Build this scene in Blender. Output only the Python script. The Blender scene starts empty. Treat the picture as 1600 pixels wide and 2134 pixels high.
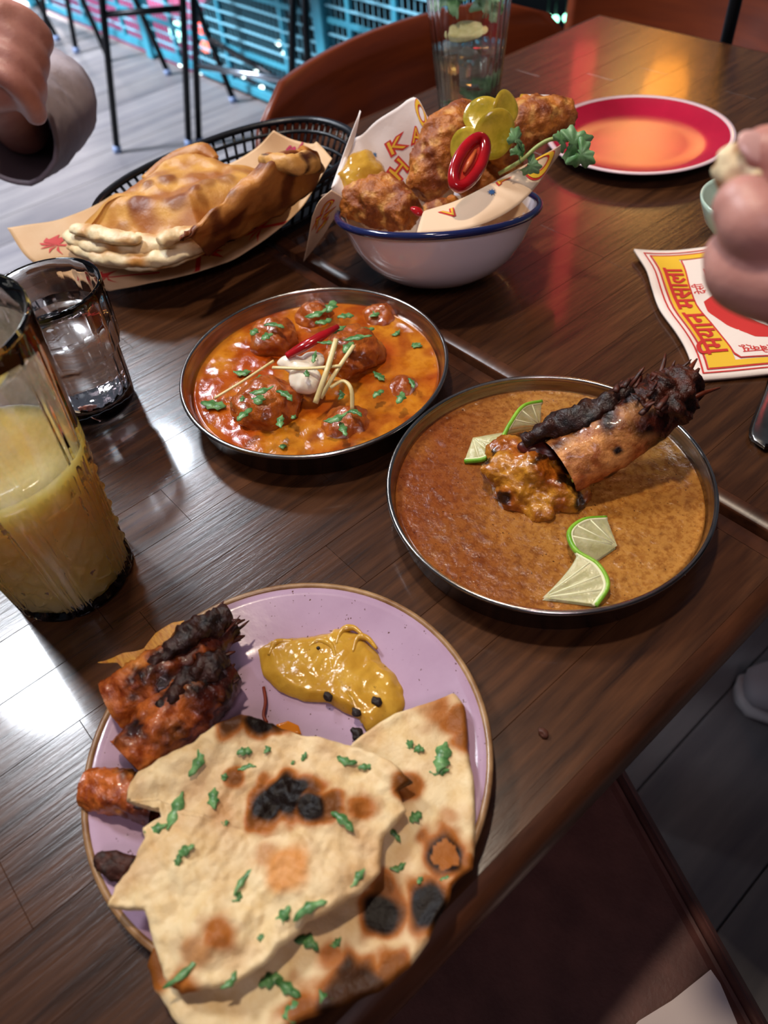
import bpy, bmesh, math, random
from mathutils import Vector, Matrix, noise
import numpy as np
random.seed(7)
C = bpy.context.scene.collection
PI = math.pi
# ------------------------------------------------------------------ camera
TOP = 0.75                       # table top height
CAMH = 0.38                      # camera above the table top
FPX, PITCH, ROLL, YAW = 1579.66, math.radians(48.6265), math.radians(-6.6916), math.radians(-53.6732)
_fw = Vector((math.sin(YAW)*math.cos(PITCH), math.cos(YAW)*math.cos(PITCH), -math.sin(PITCH)))
_r0 = _fw.cross(Vector((0, 0, 1))).normalized(); _u0 = _r0.cross(_fw)
_r = math.cos(ROLL)*_r0 + math.sin(ROLL)*_u0
_u = -math.sin(ROLL)*_r0 + math.cos(ROLL)*_u0
CAMPOS = Vector((0, 0, TOP + CAMH))
cd = bpy.data.cameras.new('camera'); cam = bpy.data.objects.new('camera', cd); C.objects.link(cam)
M = Matrix.Identity(4)
for i in range(3):
    M[i][0], M[i][1], M[i][2], M[i][3] = _r[i], _u[i], -_fw[i], CAMPOS[i]
cam.matrix_world = M
cd.sensor_fit = 'VERTICAL'; cd.sensor_height = 34.6; cd.lens = FPX/2134*34.6
cd.clip_start = 0.02; cd.clip_end = 60
cd.dof.use_dof = True; cd.dof.focus_distance = 0.50; cd.dof.aperture_fstop = 7.0
bpy.context.scene.camera = cam
sc = bpy.context.scene
sc.view_settings.view_transform = 'Standard'; sc.view_settings.look = 'None'
sc.view_settings.gamma = 1; sc.view_settings.use_curve_mapping = False
sc.view_settings.exposure = 0.0
# ------------------------------------------------------------------ world and lights
w = bpy.data.worlds.new('world'); sc.world = w; w.use_nodes = True
w.node_tree.nodes['Background'].inputs[0].default_value = (0.50, 0.56, 0.72, 1)
w.node_tree.nodes['Background'].inputs[1].default_value = 0.115
def lamp(name, kind, loc, target, energy, color, size=0.3, spot=None, blend=.4):
    l = bpy.data.lights.new(name, kind); l.energy = energy; l.color = color
    o = bpy.data.objects.new(name, l); C.objects.link(o); o.location = loc
    o.rotation_euler = (Vector(target)-Vector(loc)).to_track_quat('-Z', 'Y').to_euler()
    if kind == 'AREA': l.shape = 'DISK'; l.size = size
    elif kind == 'SPOT': l.spot_size = spot; l.spot_blend = blend; l.shadow_soft_size = size
    else: l.shadow_soft_size = size
    return o
lamp('spot_key', 'SPOT', (-1.75, -.12, TOP+1.75), (-.35, .2, TOP), 130, (.88, .93, 1.0), .19, 1.1)
lamp('spot_overhead', 'SPOT', (-.50, .25, TOP+1.7), (-.35, .25, TOP), 62, (1.0, .84, .66), .05, 1.5)
lamp('spot_cool', 'SPOT', (-2.04, .57, TOP+1.43), (-.45, .3, TOP), 45, (.82, .90, 1.0), .10, 1.0)
lamp('spot_fill', 'SPOT', (.75, -.55, TOP+1.6), (-.50, .38, TOP), 34, (1.0, .82, .92), .25, .66, .6)
lamp('spot_amber', 'SPOT', (-1.75, 2.75, TOP+1.05), (-.5, .8, TOP), 10, (1.0, .55, .16), .10, 1.0)
lamp('daylight', 'SPOT', (-4.6, -1.3, 3.3), (-3.3, 1.0, 0), 2600, (.84, .88, 1.0), .5, 1.1, .5)
lamp('awning_fill', 'POINT', (-8.0, 2.5, .6), (0, 0, 0), 420, (1.0, .86, .88), .2)  # unseen point light added to brighten the awning and shrubs
# ------------------------------------------------------------------ helpers
def hx(s):
    s = s.lstrip('#'); v = [int(s[i:i+2], 16)/255 for i in (0, 2, 4)]
    return tuple(c/12.92 if c <= .04045 else ((c+.055)/1.055)**2.4 for c in v)
def T(x, y, h=0.0):
    """a photo pixel seen on the horizontal plane h above the table top"""
    d = _fw*FPX + _r*(x-800) - _u*(y-1067)
    return CAMPOS + d*((TOP+h-CAMPOS.z)/d.z)
def RAY(x, y, dist):
    d = (_fw*FPX + _r*(x-800) - _u*(y-1067)).normalized()
    return CAMPOS + d*dist
def PLY(x, y, Y):
    d = _fw*FPX + _r*(x-800) - _u*(y-1067)
    return CAMPOS + d*(Y/d.y)
def nz(p, s=1.0, o=0.0):
    return noise.noise((p[0]*s+o, p[1]*s+o*.7, p[2]*s-o*.3))
MATS = {}
def mat(name, col, rough=.5, metal=0, var=None, vscale=40, vdetail=6, bump=0, bscale=80, attr=False, spec=.5, trans=0, ior=1.45,
        sss=0, coat=0, emit=0, stretch=None, ramp=(.35, .65), sssr=None, speck=None, objrand=0, alpha=1):
    """procedural principled material; var = second colour mixed in by noise, attr = vertex colour times noise"""
    if name in MATS: return MATS[name]
    m = bpy.data.materials.new(name); m.use_nodes = True
    nt = m.node_tree; N = nt.nodes; L = nt.links
    b = N['Principled BSDF']
    b.inputs['Roughness'].default_value = rough; b.inputs['Metallic'].default_value = metal
    b.inputs['Specular IOR Level'].default_value = spec; b.inputs['IOR'].default_value = ior
    b.inputs['Transmission Weight'].default_value = trans
    b.inputs['Coat Weight'].default_value = coat; b.inputs['Coat Roughness'].default_value = .08
    if sss:
        b.inputs['Subsurface Weight'].default_value = sss; b.inputs['Subsurface Radius'].default_value = sssr or (.006, .003, .0015)
        b.inputs['Subsurface Scale'].default_value = 1
    tc = N.new('ShaderNodeTexCoord'); src = tc.outputs['Object']
    if stretch:
        mp = N.new('ShaderNodeMapping'); mp.inputs['Scale'].default_value = stretch; L.new(src, mp.inputs[0]); src = mp.outputs[0]
    def tex(scale, detail=6, rough_=.6):
        t = N.new('ShaderNodeTexNoise'); t.inputs['Scale'].default_value = scale; t.inputs['Detail'].default_value = detail
        t.inputs['Roughness'].default_value = rough_; L.new(src, t.inputs['Vector']); return t
    def mixc(fac, a, bb, mode='MIX'):
        x = N.new('ShaderNodeMix'); x.data_type = 'RGBA'; x.blend_type = mode
        if isinstance(fac, float): x.inputs[0].default_value = fac
        else: L.new(fac, x.inputs[0])
        for i, v in ((6, a), (7, bb)):
            if isinstance(v, tuple): x.inputs[i].default_value = (*v, 1)
            else: L.new(v, x.inputs[i])
        return x.outputs[2]
    cur = tuple(col)
    if attr:
        a = N.new('ShaderNodeAttribute'); a.attribute_name = 'Col'; cur = a.outputs['Color']
    if var is not None:
        t = tex(vscale, vdetail); rp = N.new('ShaderNodeMapRange')
        rp.inputs[1].default_value, rp.inputs[2].default_value = ramp
        L.new(t.outputs[0], rp.inputs[0])
        cur = mixc(rp.outputs[0], cur, var if not attr else mixc(1.0, cur, var, 'MULTIPLY'))
    if speck:
        sc_, th, scol = speck
        t = N.new('ShaderNodeTexNoise'); t.inputs['Scale'].default_value = sc_; t.inputs['Detail'].default_value = 2; L.new(tc.outputs['Object'], t.inputs['Vector'])
        rp = N.new('ShaderNodeMapRange'); rp.inputs[1].default_value = th; rp.inputs[2].default_value = th+.03; L.new(t.outputs[0], rp.inputs[0])
        cur = mixc(rp.outputs[0], cur, scol)
    if objrand:
        oi = N.new('ShaderNodeObjectInfo'); rp = N.new('ShaderNodeMapRange'); rp.inputs[3].default_value = 1-objrand; rp.inputs[4].default_value = 1+objrand
        L.new(oi.outputs['Random'], rp.inputs[0])
        vm = N.new('ShaderNodeVectorMath'); vm.operation = 'SCALE'; 
        if isinstance(cur, tuple): vm.inputs[0].default_value = cur
        else: L.new(cur, vm.inputs[0])
        L.new(rp.outputs[0], vm.inputs['Scale']); cur = vm.outputs[0]
    if isinstance(cur, tuple): b.inputs['Base Color'].default_value = (*cur, 1)
    else: L.new(cur, b.inputs['Base Color'])
    if bump:
        t = tex(bscale, 5); bp = N.new('ShaderNodeBump'); bp.inputs['Strength'].default_value = 1; bp.inputs['Distance'].default_value = bump
        L.new(t.outputs[0], bp.inputs['Height']); L.new(bp.outputs[0], b.inputs['Normal'])
    if emit:
        b.inputs['Emission Color'].default_value = (*col, 1); b.inputs['Emission Strength'].default_value = emit
    if alpha < 1: b.inputs['Alpha'].default_value = alpha
    MATS[name] = m; return m
def worldloc(o):
    v = Vector((0, 0, 0))
    while o is not None: v += o.location; o = o.parent
    return v
def tag(o, label, cat, group=None, kind=None):
    if label: o['label'] = label
    if cat: o['category'] = cat
    if group: o['group'] = group
    if kind: o['kind'] = kind
    return o
def thing(name, label, cat, loc, group=None):
    o = bpy.data.objects.new(name, None); C.objects.link(o); o.location = loc; o.empty_display_size = .02
    return tag(o, label, cat, group)
def mesh(name, V, F, m, parent=None, loc=None, col=None, smooth=True, label=None, cat=None, group=None, kind=None):
    """V in world coordinates; origin at loc (top-level) or at the parent's origin"""
    me = bpy.data.meshes.new(name)
    o = bpy.data.objects.new(name, me); C.objects.link(o)
    if parent is not None:
        o.parent = parent; O = worldloc(parent)
    else:
        if loc is None:
            a = np.array([tuple(v) for v in V]); loc = Vector(((a[:, 0].min()+a[:, 0].max())/2, (a[:, 1].min()+a[:, 1].max())/2, a[:, 2].min()))
        O = Vector(loc); o.location = O
    me.from_pydata([tuple(Vector(v)-O) for v in V], [], F)
    if smooth:
        for p in me.polygons: p.use_smooth = True
    if col is not None:
        a = me.color_attributes.new('Col', 'FLOAT_COLOR', 'POINT')
        a.data.foreach_set('color', [x for c in col for x in (*c[:3], 1)])
    me.materials.append(m)
    me.update()
    return tag(o, label, cat, group, kind)
def merge(*parts):
    V, F = [], []
    for v, f in parts:
        n = len(V); V += list(v); F += [tuple(i+n for i in x) for x in f]
    return V, F
def lathe(c, prof, n=64, a0=0, fn=None):
    """prof = [(r, z)]; closed profile ends at r=0 collapse; fn(r,z,ang)->(r,z)"""
    V, F = [], []; c = Vector(c)
    for (r, z) in prof:
        for k in range(n):
            a = a0 + 2*PI*k/n; rr, zz = (r, z) if fn is None else fn(r, z, a)
            V.append(c + Vector((rr*math.cos(a), rr*math.sin(a), zz)))
    for i in range(len(prof)-1):
        for k in range(n):
            k2 = (k+1) % n
            F.append((i*n+k, i*n+k2, (i+1)*n+k2, (i+1)*n+k))
    if prof[0][0] < 1e-6 or True:
        F.append(tuple(range(n-1, -1, -1))) if prof[0][0] > 1e-6 and False else None
    return V, [f for f in F if f]
def disc_cap(V, F, idx):  # fill a ring
    F.append(tuple(idx)); return V, F
def box(c, s, bev=0.0, rotz=0.0):
    """chamfered box, centre c, full size s"""
    hx_, hy, hz = s[0]/2, s[1]/2, s[2]/2; b = min(bev, hx_*.9, hy*.9, hz*.9)
    bm = bmesh.new(); bmesh.ops.create_cube(bm, size=1)
    for v in bm.verts: v.co = Vector((v.co.x*s[0], v.co.y*s[1], v.co.z*s[2]))
    if b > 0: bmesh.ops.bevel(bm, geom=list(bm.edges), offset=b, segments=1, affect='EDGES')
    R = Matrix.Rotation(rotz, 3, 'Z'); bm.verts.ensure_lookup_table()
    V = [R @ v.co + Vector(c) for v in bm.verts]; F = [tuple(v.index for v in f.verts) for f in bm.faces]
    bm.free(); return V, F
def tube(pts, rad, n=10, cap=True, flat=None, closed=False):
    """pts list; rad number, list or function(t); flat=(a,b) scales of section"""
    pts = [Vector(p) for p in pts]; m = len(pts); V, F = [], []
    up = Vector((0, 0, 1)); prev = None
    for i, p in enumerate(pts):
        if closed: d = pts[(i+1) % m] - pts[i-1]
        else: d = pts[min(i+1, m-1)] - pts[max(i-1, 0)]
        d = d.normalized() if d.length > 1e-9 else Vector((0, 0, 1))
        if prev is None:
            a = d.cross(up)
            if a.length < .05: a = d.cross(Vector((1, 0, 0)))
            a.normalize()
        else:
            a = (prev - d*prev.dot(d)).normalized()
        prev = a; b = a.cross(d).normalized() * -1
        r = rad(i/(m-1)) if callable(rad) else (rad[i] if hasattr(rad, '__len__') else rad)
        fa, fb = flat if flat else (1, 1)
        for k in range(n):
            t = 2*PI*k/n; V.append(p + a*(math.cos(t)*r*fa) + b*(math.sin(t)*r*fb))
    rows = m if closed else m-1
    for i in range(rows):
        for k in range(n):
            i2 = (i+1) % m
            F.append((i*n+k, i*n+(k+1) % n, i2*n+(k+1) % n, i2*n+k))
    if cap and not closed:
        F.append(tuple(range(n-1, -1, -1))); F.append(tuple((m-1)*n+k for k in range(n)))
    return V, F
def smooth_path(pts, n=24, closed=False):
    """Catmull-Rom resample"""
    P = [Vector(p) for p in pts]; m = len(P); out = []
    seg = m if closed else m-1
    for s in range(seg):
        p0 = P[(s-1) % m] if closed or s > 0 else P[0]*2-P[1]
        p1 = P[s]; p2 = P[(s+1) % m]; p3 = P[(s+2) % m] if closed or s+2 < m else P[-1]*2-P[-2]
        k = max(1, n//seg)
        for j in range(k):
            t = j/k
            out.append(.5*((2*p1) + (p2-p0)*t + (2*p0-5*p1+4*p2-p3)*t*t + (3*p1-p0-3*p2+p3)*t**3))
    if not closed: out.append(P[-1].copy())
    return out
def resample(poly, n):
    P = [Vector((p[0], p[1])) for p in poly]; m = len(P)
    L = [0]
    for i in range(m): L.append(L[-1]+(P[(i+1) % m]-P[i]).length)
    out = []; j = 0
    for k in range(n):
        t = L[-1]*k/n
        while L[j+1] < t: j += 1
        f = (t-L[j])/max(1e-9, L[j+1]-L[j]); out.append(P[j].lerp(P[(j+1) % m], f))
    return out
def patch(outline, hfun, thick, rings=24, n=120, centre=None, edge=.12, jag=0.0, js=60, seed=0):
    """flat food sheet: closed star-shaped outline (world xy), mid surface hfun(x,y,rho) above table, real thickness"""
    O = resample(outline, n)
    c = Vector(centre[:2]) if centre is not None else sum(O, Vector((0, 0)))/n
    if jag:
        O = [c+(p-c)*(1+jag*noise.noise((p.x*js, p.y*js, seed)) + .5*jag*noise.noise((p.x*js*3, p.y*js*3, seed+5))) for p in O]
    V, F = [], []
    def lay(sgn):
        base = len(V); V.append(Vector((c.x, c.y, TOP+hfun(c.x, c.y, 0)+sgn*thick/2)))
        for i in range(1, rings+1):
            rho = (i/rings)**.9
            t = thick*math.sqrt(max(0, 1-max(0, (rho-(1-edge))/edge)**2))
            for k in range(n):
                p = c.lerp(O[k], rho); V.append(Vector((p.x, p.y, TOP+hfun(p.x, p.y, rho)+sgn*t/2)))
        for k in range(n):
            f = (base, base+1+k, base+1+(k+1) % n); F.append(f if sgn > 0 else f[::-1])
        for i in range(rings-1):
            for k in range(n):
                a = base+1+i*n+k; b = base+1+i*n+(k+1) % n
                f = (a, a+n, b+n, b); F.append(f if sgn > 0 else f[::-1])
        return base
    lay(1); lay(-1)
    return V, F
def blob(c, rad, rot=(0, 0, 0), amp=.1, ns=60, sub=4, seed=0, oct=3, cut=None):
    bm = bmesh.new(); bmesh.ops.create_icosphere(bm, subdivisions=sub, radius=1)
    from mathutils import Euler
    R = Euler(rot).to_matrix(); V = []
    rm = min(rad)
    for v in bm.verts:
        p = Vector((v.co.x*rad[0], v.co.y*rad[1], v.co.z*rad[2])); d = 0; a = 1; s = ns
        for _ in range(oct): d += a*noise.noise((p.x*s+seed*3.1, p.y*s+seed, p.z*s-seed)); a *= .5; s *= 2.1
        V.append(R @ (p + v.co.normalized()*d*amp*rm) + Vector(c))
    F = [tuple(v.index for v in f.verts) for f in bm.faces]; bm.free(); return V, F
def lerp3(a, b, t): return tuple(a[i]+(b[i]-a[i])*t for i in range(3))
def sst(a, b, x):
    t = max(0, min(1, (x-a)/(b-a))); return t*t*(3-2*t)
def text2d(s, size=1.0):
    """flat 2D mesh of a text, in its own xy"""
    cu = bpy.data.curves.new('t', 'FONT'); cu.body = s; cu.size = size; cu.align_x = 'CENTER'; cu.align_y = 'CENTER'; cu.resolution_u = 3
    o = bpy.data.objects.new('t', cu); C.objects.link(o)
    dg = bpy.context.evaluated_depsgraph_get(); dg.update()
    me = o.evaluated_get(dg).to_mesh()
    V = [(v.co.x, v.co.y) for v in me.vertices]; F = [tuple(p.vertices) for p in me.polygons]
    o.evaluated_get(dg).to_mesh_clear(); bpy.data.objects.remove(o); bpy.data.curves.remove(cu)
    return V, F
def star2d(r, n=8, k=.45):
    V = [(0, 0)]+[((r if i % 2 == 0 else r*k)*math.sin(PI*i/n), (r if i % 2 == 0 else r*k)*math.cos(PI*i/n)) for i in range(2*n)]
    return V, [(0, 1+i, 1+(i+1) % (2*n)) for i in range(2*n)]
def ring2d(r0, r1, n=28, a0=0, a1=2*PI):
    V = []; F = []
    for i in range(n+1):
        a = a0+(a1-a0)*i/n; V += [(r0*math.cos(a), r0*math.sin(a)), (r1*math.cos(a), r1*math.sin(a))]
    for i in range(n): F.append((2*i, 2*i+1, 2*i+3, 2*i+2))
    return V, F
# ------------------------------------------------------------------ setting
M_floor = mat('grey_floorboard', hx('#8f8a88'), .45, var=hx('#6a676b'), vscale=3, stretch=(7, .8, 1), ramp=(.3, .7), objrand=.18, bump=.0006, bscale=12)
fl = mesh('floor', *box((-3.0, .0, -.06), (9.4, 3.36, .05)), mat('subfloor', hx('#1c1a1a'), .9), loc=(-3, 0, -.085), smooth=False, kind='structure')
W = .178
for i in range(52):
    x = -7.6 + i*.18
    cuts = [-1.66, -1.66+random.uniform(.7, 2.4), 1.66]
    for a, b in zip(cuts, cuts[1:]):
        mesh('plank', *box((x, (a+b)/2, -.0175), (W, b-a-.003, .035), .0015), M_floor, fl, smooth=False)
mesh('wall_right', *box((1.72, 0, 1.5), (.1, 3.36, 3.1)), mat('dark_plaster', hx('#4a4048'), .8, var=hx('#3a3238'), vscale=3), smooth=False, kind='structure')
gm = mat('lower_ground', hx('#20262a'), .8, var=hx('#2f3a36'), vscale=.8)
mesh('ground', [(-16, 1.7, -3), (6, 1.7, -3), (6, 14, -3), (-16, 14, -3)], [(0, 1, 2, 3)], gm, smooth=False, kind='structure')
mesh('trim_1', *box((-3, 1.715, -1.55), (9.4, .05, 2.9), .004), mat('slab_edge', hx('#3a4a50'), .7), smooth=False, kind='structure')

# ---- two square butcher-block tables pushed together
M_wood = mat('dark_walnut', hx('#53321c'), .24, var=hx('#26140b'), vscale=9, vdetail=8, stretch=(16, 1.1, 4), ramp=(.3, .72), objrand=.2, bump=.00022, bscale=22, coat=.25)
M_edge = mat('walnut_edge', hx('#5a3420'), .33, var=hx('#2f190e'), vscale=10, stretch=(6, 1, 6), ramp=(.3, .7), bump=.0002, bscale=30)
M_blk = mat('black_steel', hx('#14161a'), .38, metal=.6)
def table(x0, x1, y0, y1, label, tight=()):
    cx, cy = (x0+x1)/2, (y0+y1)/2
    t = thing('dining_table', label, 'table', (cx, cy, 0))
    e = .012; th = .034
    nrow = 17; w = (x1-x0-2*e)/nrow
    for i in range(nrow):
        x = x0+e+w*(i+.5); y = y0+e; 
        lens = []
        while y < y1-e-1e-6:
            l = random.uniform(.16, .36)
            if y+l > y1-e-.1: l = y1-e-y
            mesh('plank', *box((x, y+l/2, TOP-th/2), (w-.0001, l-.0001, th), .0002), M_wood, t, smooth=False); y += l
    # rounded edge band, one strip on each side, with mitred corners
    pr = [(0, 0), (.0055, -.0012), (.0095, -.004), (.0115, -.009), (.012, -.02), (.010, -.031), (.005, -.034), (0, -.034)]
    prt = [(0, 0), (.011, 0), (.0117, -.0006), (.012, -.0015), (.012, -.02), (.012, -.031), (.011, -.034), (0, -.034)]
    cor = [(x0+e, y0+e), (x1-e, y0+e), (x1-e, y1-e), (x0+e, y1-e)]
    for k in range(4):
        a, b = Vector(cor[k]), Vector(cor[(k+1) % 4]); d = (b-a).normalized(); nrm = Vector((d.y, -d.x)); V = []
        for (o, z) in (prt if k in tight else pr):
            V.append((*(a+nrm*o-d*o), TOP+z)); V.append((*(b+nrm*o+d*o), TOP+z))
        F = [(2*j, 2*j+2, 2*j+3, 2*j+1) for j in range(len(pr)-1)]
        mesh('edge_band', V, F, M_edge, t)
    for yy in (y0+.09, y1-.09): mesh('underframe_bar', *box((cx, yy, TOP-.054), (x1-x0-.12, .04, .04), .002), M_blk, t, smooth=False)
    for sx in (x0+.12, x1-.125):
        for sy in (y0+.09, y1-.09):
            mesh('leg', *box((sx, sy, (TOP-.074)/2), (.04, .04, TOP-.074), .003), M_blk, t, smooth=False)
    return t
GY = .3535
table(-.781, -.057, GY-.0035-.72, GY-.0035, 'dark walnut table carrying the naan plate and the two curry dishes', (2,))
table(-.781, -.057, GY+.0035, 1.072, 'dark walnut table carrying the red plate and the printed napkin', (0,))

# ---- chairs with bent plywood backs
M_ply = mat('red_brown_plywood', hx('#7a3413'), .33, var=hx('#54200c'), vscale=5, stretch=(1, 1, 9), ramp=(.25, .75), bump=.0002, bscale=14, coat=.2)
def chair(cx, cy, ang, label, group=None, top=.775, wid=.52):
    """faces local +x; back at local x=-.2"""
    R = Matrix.Rotation(ang, 3, 'Z'); O = Vector((cx, cy, 0))
    def w(p): return R @ Vector(p) + O
    t = thing('plywood_chair', label, 'chair', O, group)
    nu, nv = 36, 12; V, F = [], []
    for side in (0, 1):
        for i in range(nu+1):
            u = i/nu*2-1
            for j in range(nv+1):
                v = j/nv
                # rounded upper corners: width shrinks near top
                c = .10; zt = top-.48; z = .48+zt*v
                lim = 1.0
                dz = max(0, z-(top-c))
                lim = (wid/2-c+math.sqrt(max(0, c*c-dz*dz)))/(wid/2)
                uu = u*lim
                x = -.235+.105*uu*uu - .03*(v-.5) + (.012 if side else 0)
                V.append(w((x, uu*wid/2, z)))
    n1 = (nu+1)*(nv+1)
    for i in range(nu):
        for j in range(nv):
            a = i*(nv+1)+j; f = (a, a+1, a+nv+2, a+nv+1)
            F.append(f); F.append(tuple(k+n1 for k in f[::-1]))
    ring = [i*(nv+1) for i in range(nu+1)] + [nu*(nv+1)+j for j in range(1, nv+1)] + [i*(nv+1)+nv for i in range(nu-1, -1, -1)] + [j for j in range(nv-1, 0, -1)]
    for k in range(len(ring)):
        a, b = ring[k], ring[(k+1) % len(ring)]; F.append((a, b, b+n1, a+n1))
    mesh('backrest', V, F, M_ply, t)
    s = [(.22*math.copysign(abs(math.cos(a))**.6, math.cos(a))+.0, .21*math.copysign(abs(math.sin(a))**.6, math.sin(a))) for a in [2*PI*k/40 for k in range(40)]]
    V = [w((x, y, .452+.02*(x*x+y*y)/.05*.3)) for x, y in s]+[w((x, y, .44+.02*(x*x+y*y)/.05*.3)) for x, y in s]
    F = [tuple(range(40)), tuple(range(79, 39, -1))]+[(k, k+40, (k+1) % 40+40, (k+1) % 40) for k in range(40)]
    mesh('seat', V, F, M_ply, t, smooth=False)
    for sy in (-1, 1):
        mesh('leg', *tube([w((.16, sy*.16, .445)), w((.21, sy*.2, 0))], .011), M_blk, t)
        mesh('leg', *tube([w((-.225, sy*.17, .64)), w((-.19, sy*.17, .445)), w((-.24, sy*.2, 0))], .011), M_blk, t)
    return t
chair(-.665, .745, 0, 'red-brown bent plywood chair tucked in beside the black basket', wid=.58, top=.786)
chair(-.88, 1.34, -PI/2, 'red-brown plywood chair at the bare far end of the table')
p0 = Vector((-.588, 1.105, 0))
t = thing('black_pole', 'slim black metal pole standing behind the table at the plywood chair', 'pole', p0)
mesh('base', *lathe(p0, [(0, 0), (.07, 0), (.07, .008), (.02, .014), (0, .014)], 32), M_blk, t)
mesh('shaft', *tube([p0+Vector((0, 0, .01)), p0+Vector((0, 0, 1.5))], .0085, 14), M_blk, t)

# ---- bench seat with a paper napkin, shoe on the floor
M_lea = mat('brown_leather', hx('#6a4038'), .5, var=hx('#54302a'), vscale=30, bump=.0004, bscale=260)
zb = -.28
A, B = T(1310, 1600, zb), T(1590, 2090, zb); d = (B-A).normalized(); n = Vector((d.y, -d.x, 0))
bt = thing('bench', 'dark brown upholstered bench below the front table edge', 'bench', (A+B*1.0)/2+n*.25-Vector((0, 0, TOP+zb)))
V, F = [], []
cs = [(-.005, -.10), (-.004, -.03), (.0, -.012), (.006, -.003), (.014, -.0005), (.018, -.002), (.024, 0), (.6, 0), (.6, -.10)]
S0, S1 = A-d*.03, B+d*.5
for q in (S0, S1):
    for (o, z) in cs: V.append(q+n*o+Vector((0, 0, z)))
k = len(cs); F = [(i, i+1, i+1+k, i+k) for i in range(k-1)]+[tuple(range(k-1, -1, -1)), tuple(range(k, 2*k))]
mesh('seat_pad', V, F, M_lea, bt, smooth=False)
mesh('piping', *tube([S0+n*.012+Vector((0, 0, .0005)), S1+n*.012+Vector((0, 0, .0005))], .0035, 8), M_lea, bt)
for q in (S0+d*.06, S1-d*.06):
    for o in (.06, .54):
        g = q+n*o; mesh('leg', *box((g.x, g.y, (TOP+zb-.10)/2), (.04, .04, TOP+zb-.10), .003), M_blk, bt, smooth=False)
zn = zb+.0015
npk = [T(*p, zn) for p in ((1480, 2021), (1400, 2085), (1330, 2128), (1290, 2170), (1420, 2330), (1610, 2330), (1535, 2134), (1500, 2050))]
mesh('paper_napkin', *patch(npk, lambda x, y, r: zn+.0015+.0012*nz((x, y, 0), 30), .0016, 8, 60), mat('white_tissue', hx('#e3d3d0'), .85, bump=.0002, bscale=300),
     label='plain white paper napkin lying on the brown bench', cat='napkin')
# sneaker
so = T(1612, 1462, -.75)
st = thing('sneaker', 'white canvas sneaker on the dark floor beyond the bench', 'shoe', Vector((so.x, so.y, 0)))
sd = Vector((.75, .66, 0)).normalized(); sn = Vector((-sd.y, sd.x, 0))
def shoe_ring(x, wd, z0, z1, n=20):
    return [so*0+Vector((so.x, so.y, 0))+sd*x+sn*(wd*math.cos(a))+Vector((0, 0, (z0+z1)/2+(z1-z0)/2*math.copysign(abs(math.sin(a))**.7, math.sin(a)))) for a in [2*PI*k/n for k in range(n)]]
V, F = [], []
for (x, wd, z1) in ((-.052, .012, .045), (-.045, .03, .058), (-.02, .041, .066), (.03, .045, .078), (.08, .043, .10), (.12, .04, .115), (.17, .037, .12), (.205, .03, .115), (.215, .012, .10)): V += shoe_ring(x, wd, .022, z1)
for i in range(8):
    for k in range(20): F.append((i*20+k, i*20+(k+1) % 20, (i+1)*20+(k+1) % 20, (i+1)*20+k))
F += [tuple(range(19, -1, -1)), tuple(160+k for k in range(20))]
mesh('upper', V, F, mat('white_canvas', hx('#b8b4b8'), .8, bump=.0003, bscale=400), st)
V, F = [], []
for (x, wd) in ((-.06, .014), (-.05, .034), (-.02, .045), (.03, .048), (.08, .045), (.15, .041), (.21, .034), (.222, .014)): V += shoe_ring(x, wd, 0, .026)
for i in range(7):
    for k in range(20): F.append((i*20+k, i*20+(k+1) % 20, (i+1)*20+(k+1) % 20, (i+1)*20+k))
F += [tuple(range(19, -1, -1)), tuple(140+k for k in range(20))]
mesh('sole', V, F, mat('white_rubber', hx('#c9c6c6'), .6), st)

# ---- turquoise mesh railing along the terrace edge
M_teal = mat('turquoise_paint', hx('#3f9fb4'), .4, var=hx('#2f8299'), vscale=6)
M_tealL = mat('pale_turquoise_wire', hx('#7fc3d6'), .35)
RY = 1.65
rl = thing('railing', 'turquoise welded mesh railing along the terrace edge', 'railing', (-3.5, RY, 0))
posts = [-7.46, -6.16, -4.86, -3.56, -2.26, -1.55]
for x in posts: mesh('post', *box((x, RY, .56), (.05, .05, 1.12), .004), M_teal, rl, smooth=False)
mesh('top_rail', *box((-4.5, RY, 1.13), (6.0, .06, .03), .005), M_teal, rl, smooth=False)
for a, b in zip(posts, posts[1:]):
    cx, L = (a+b)/2, b-a-.05
    pn = mesh('mesh_panel', *merge(box((cx, RY, .035), (L, .02, .03), .002), box((cx, RY, 1.09), (L, .02, .03), .002), *[box((cx+o*L, RY, .56), (.022, .016, 1.05), .002) for o in (-.33, 0, .33)]), M_teal, rl, smooth=False)
    z = .085; j = 0
    while z < 1.06:
        big = j % 5 == 2
        mesh('slat', *box((cx, RY-.004, z), (L, .010, .016 if big else .005), .0008), M_teal if big else M_tealL, pn, smooth=False)
        z += .040; j += 1
    V, F = [], []
    k = int(L/.026)
    for i in range(k):
        v, f = box((a+.025+(i+.5)*L/k, RY+.004, .56), (.0022, .0022, 1.04)); n0 = len(V); V += v; F += [tuple(q+n0 for q in x) for x in f]
    mesh('vertical_wires', V, F, M_tealL, pn, smooth=False, kind='stuff')

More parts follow.
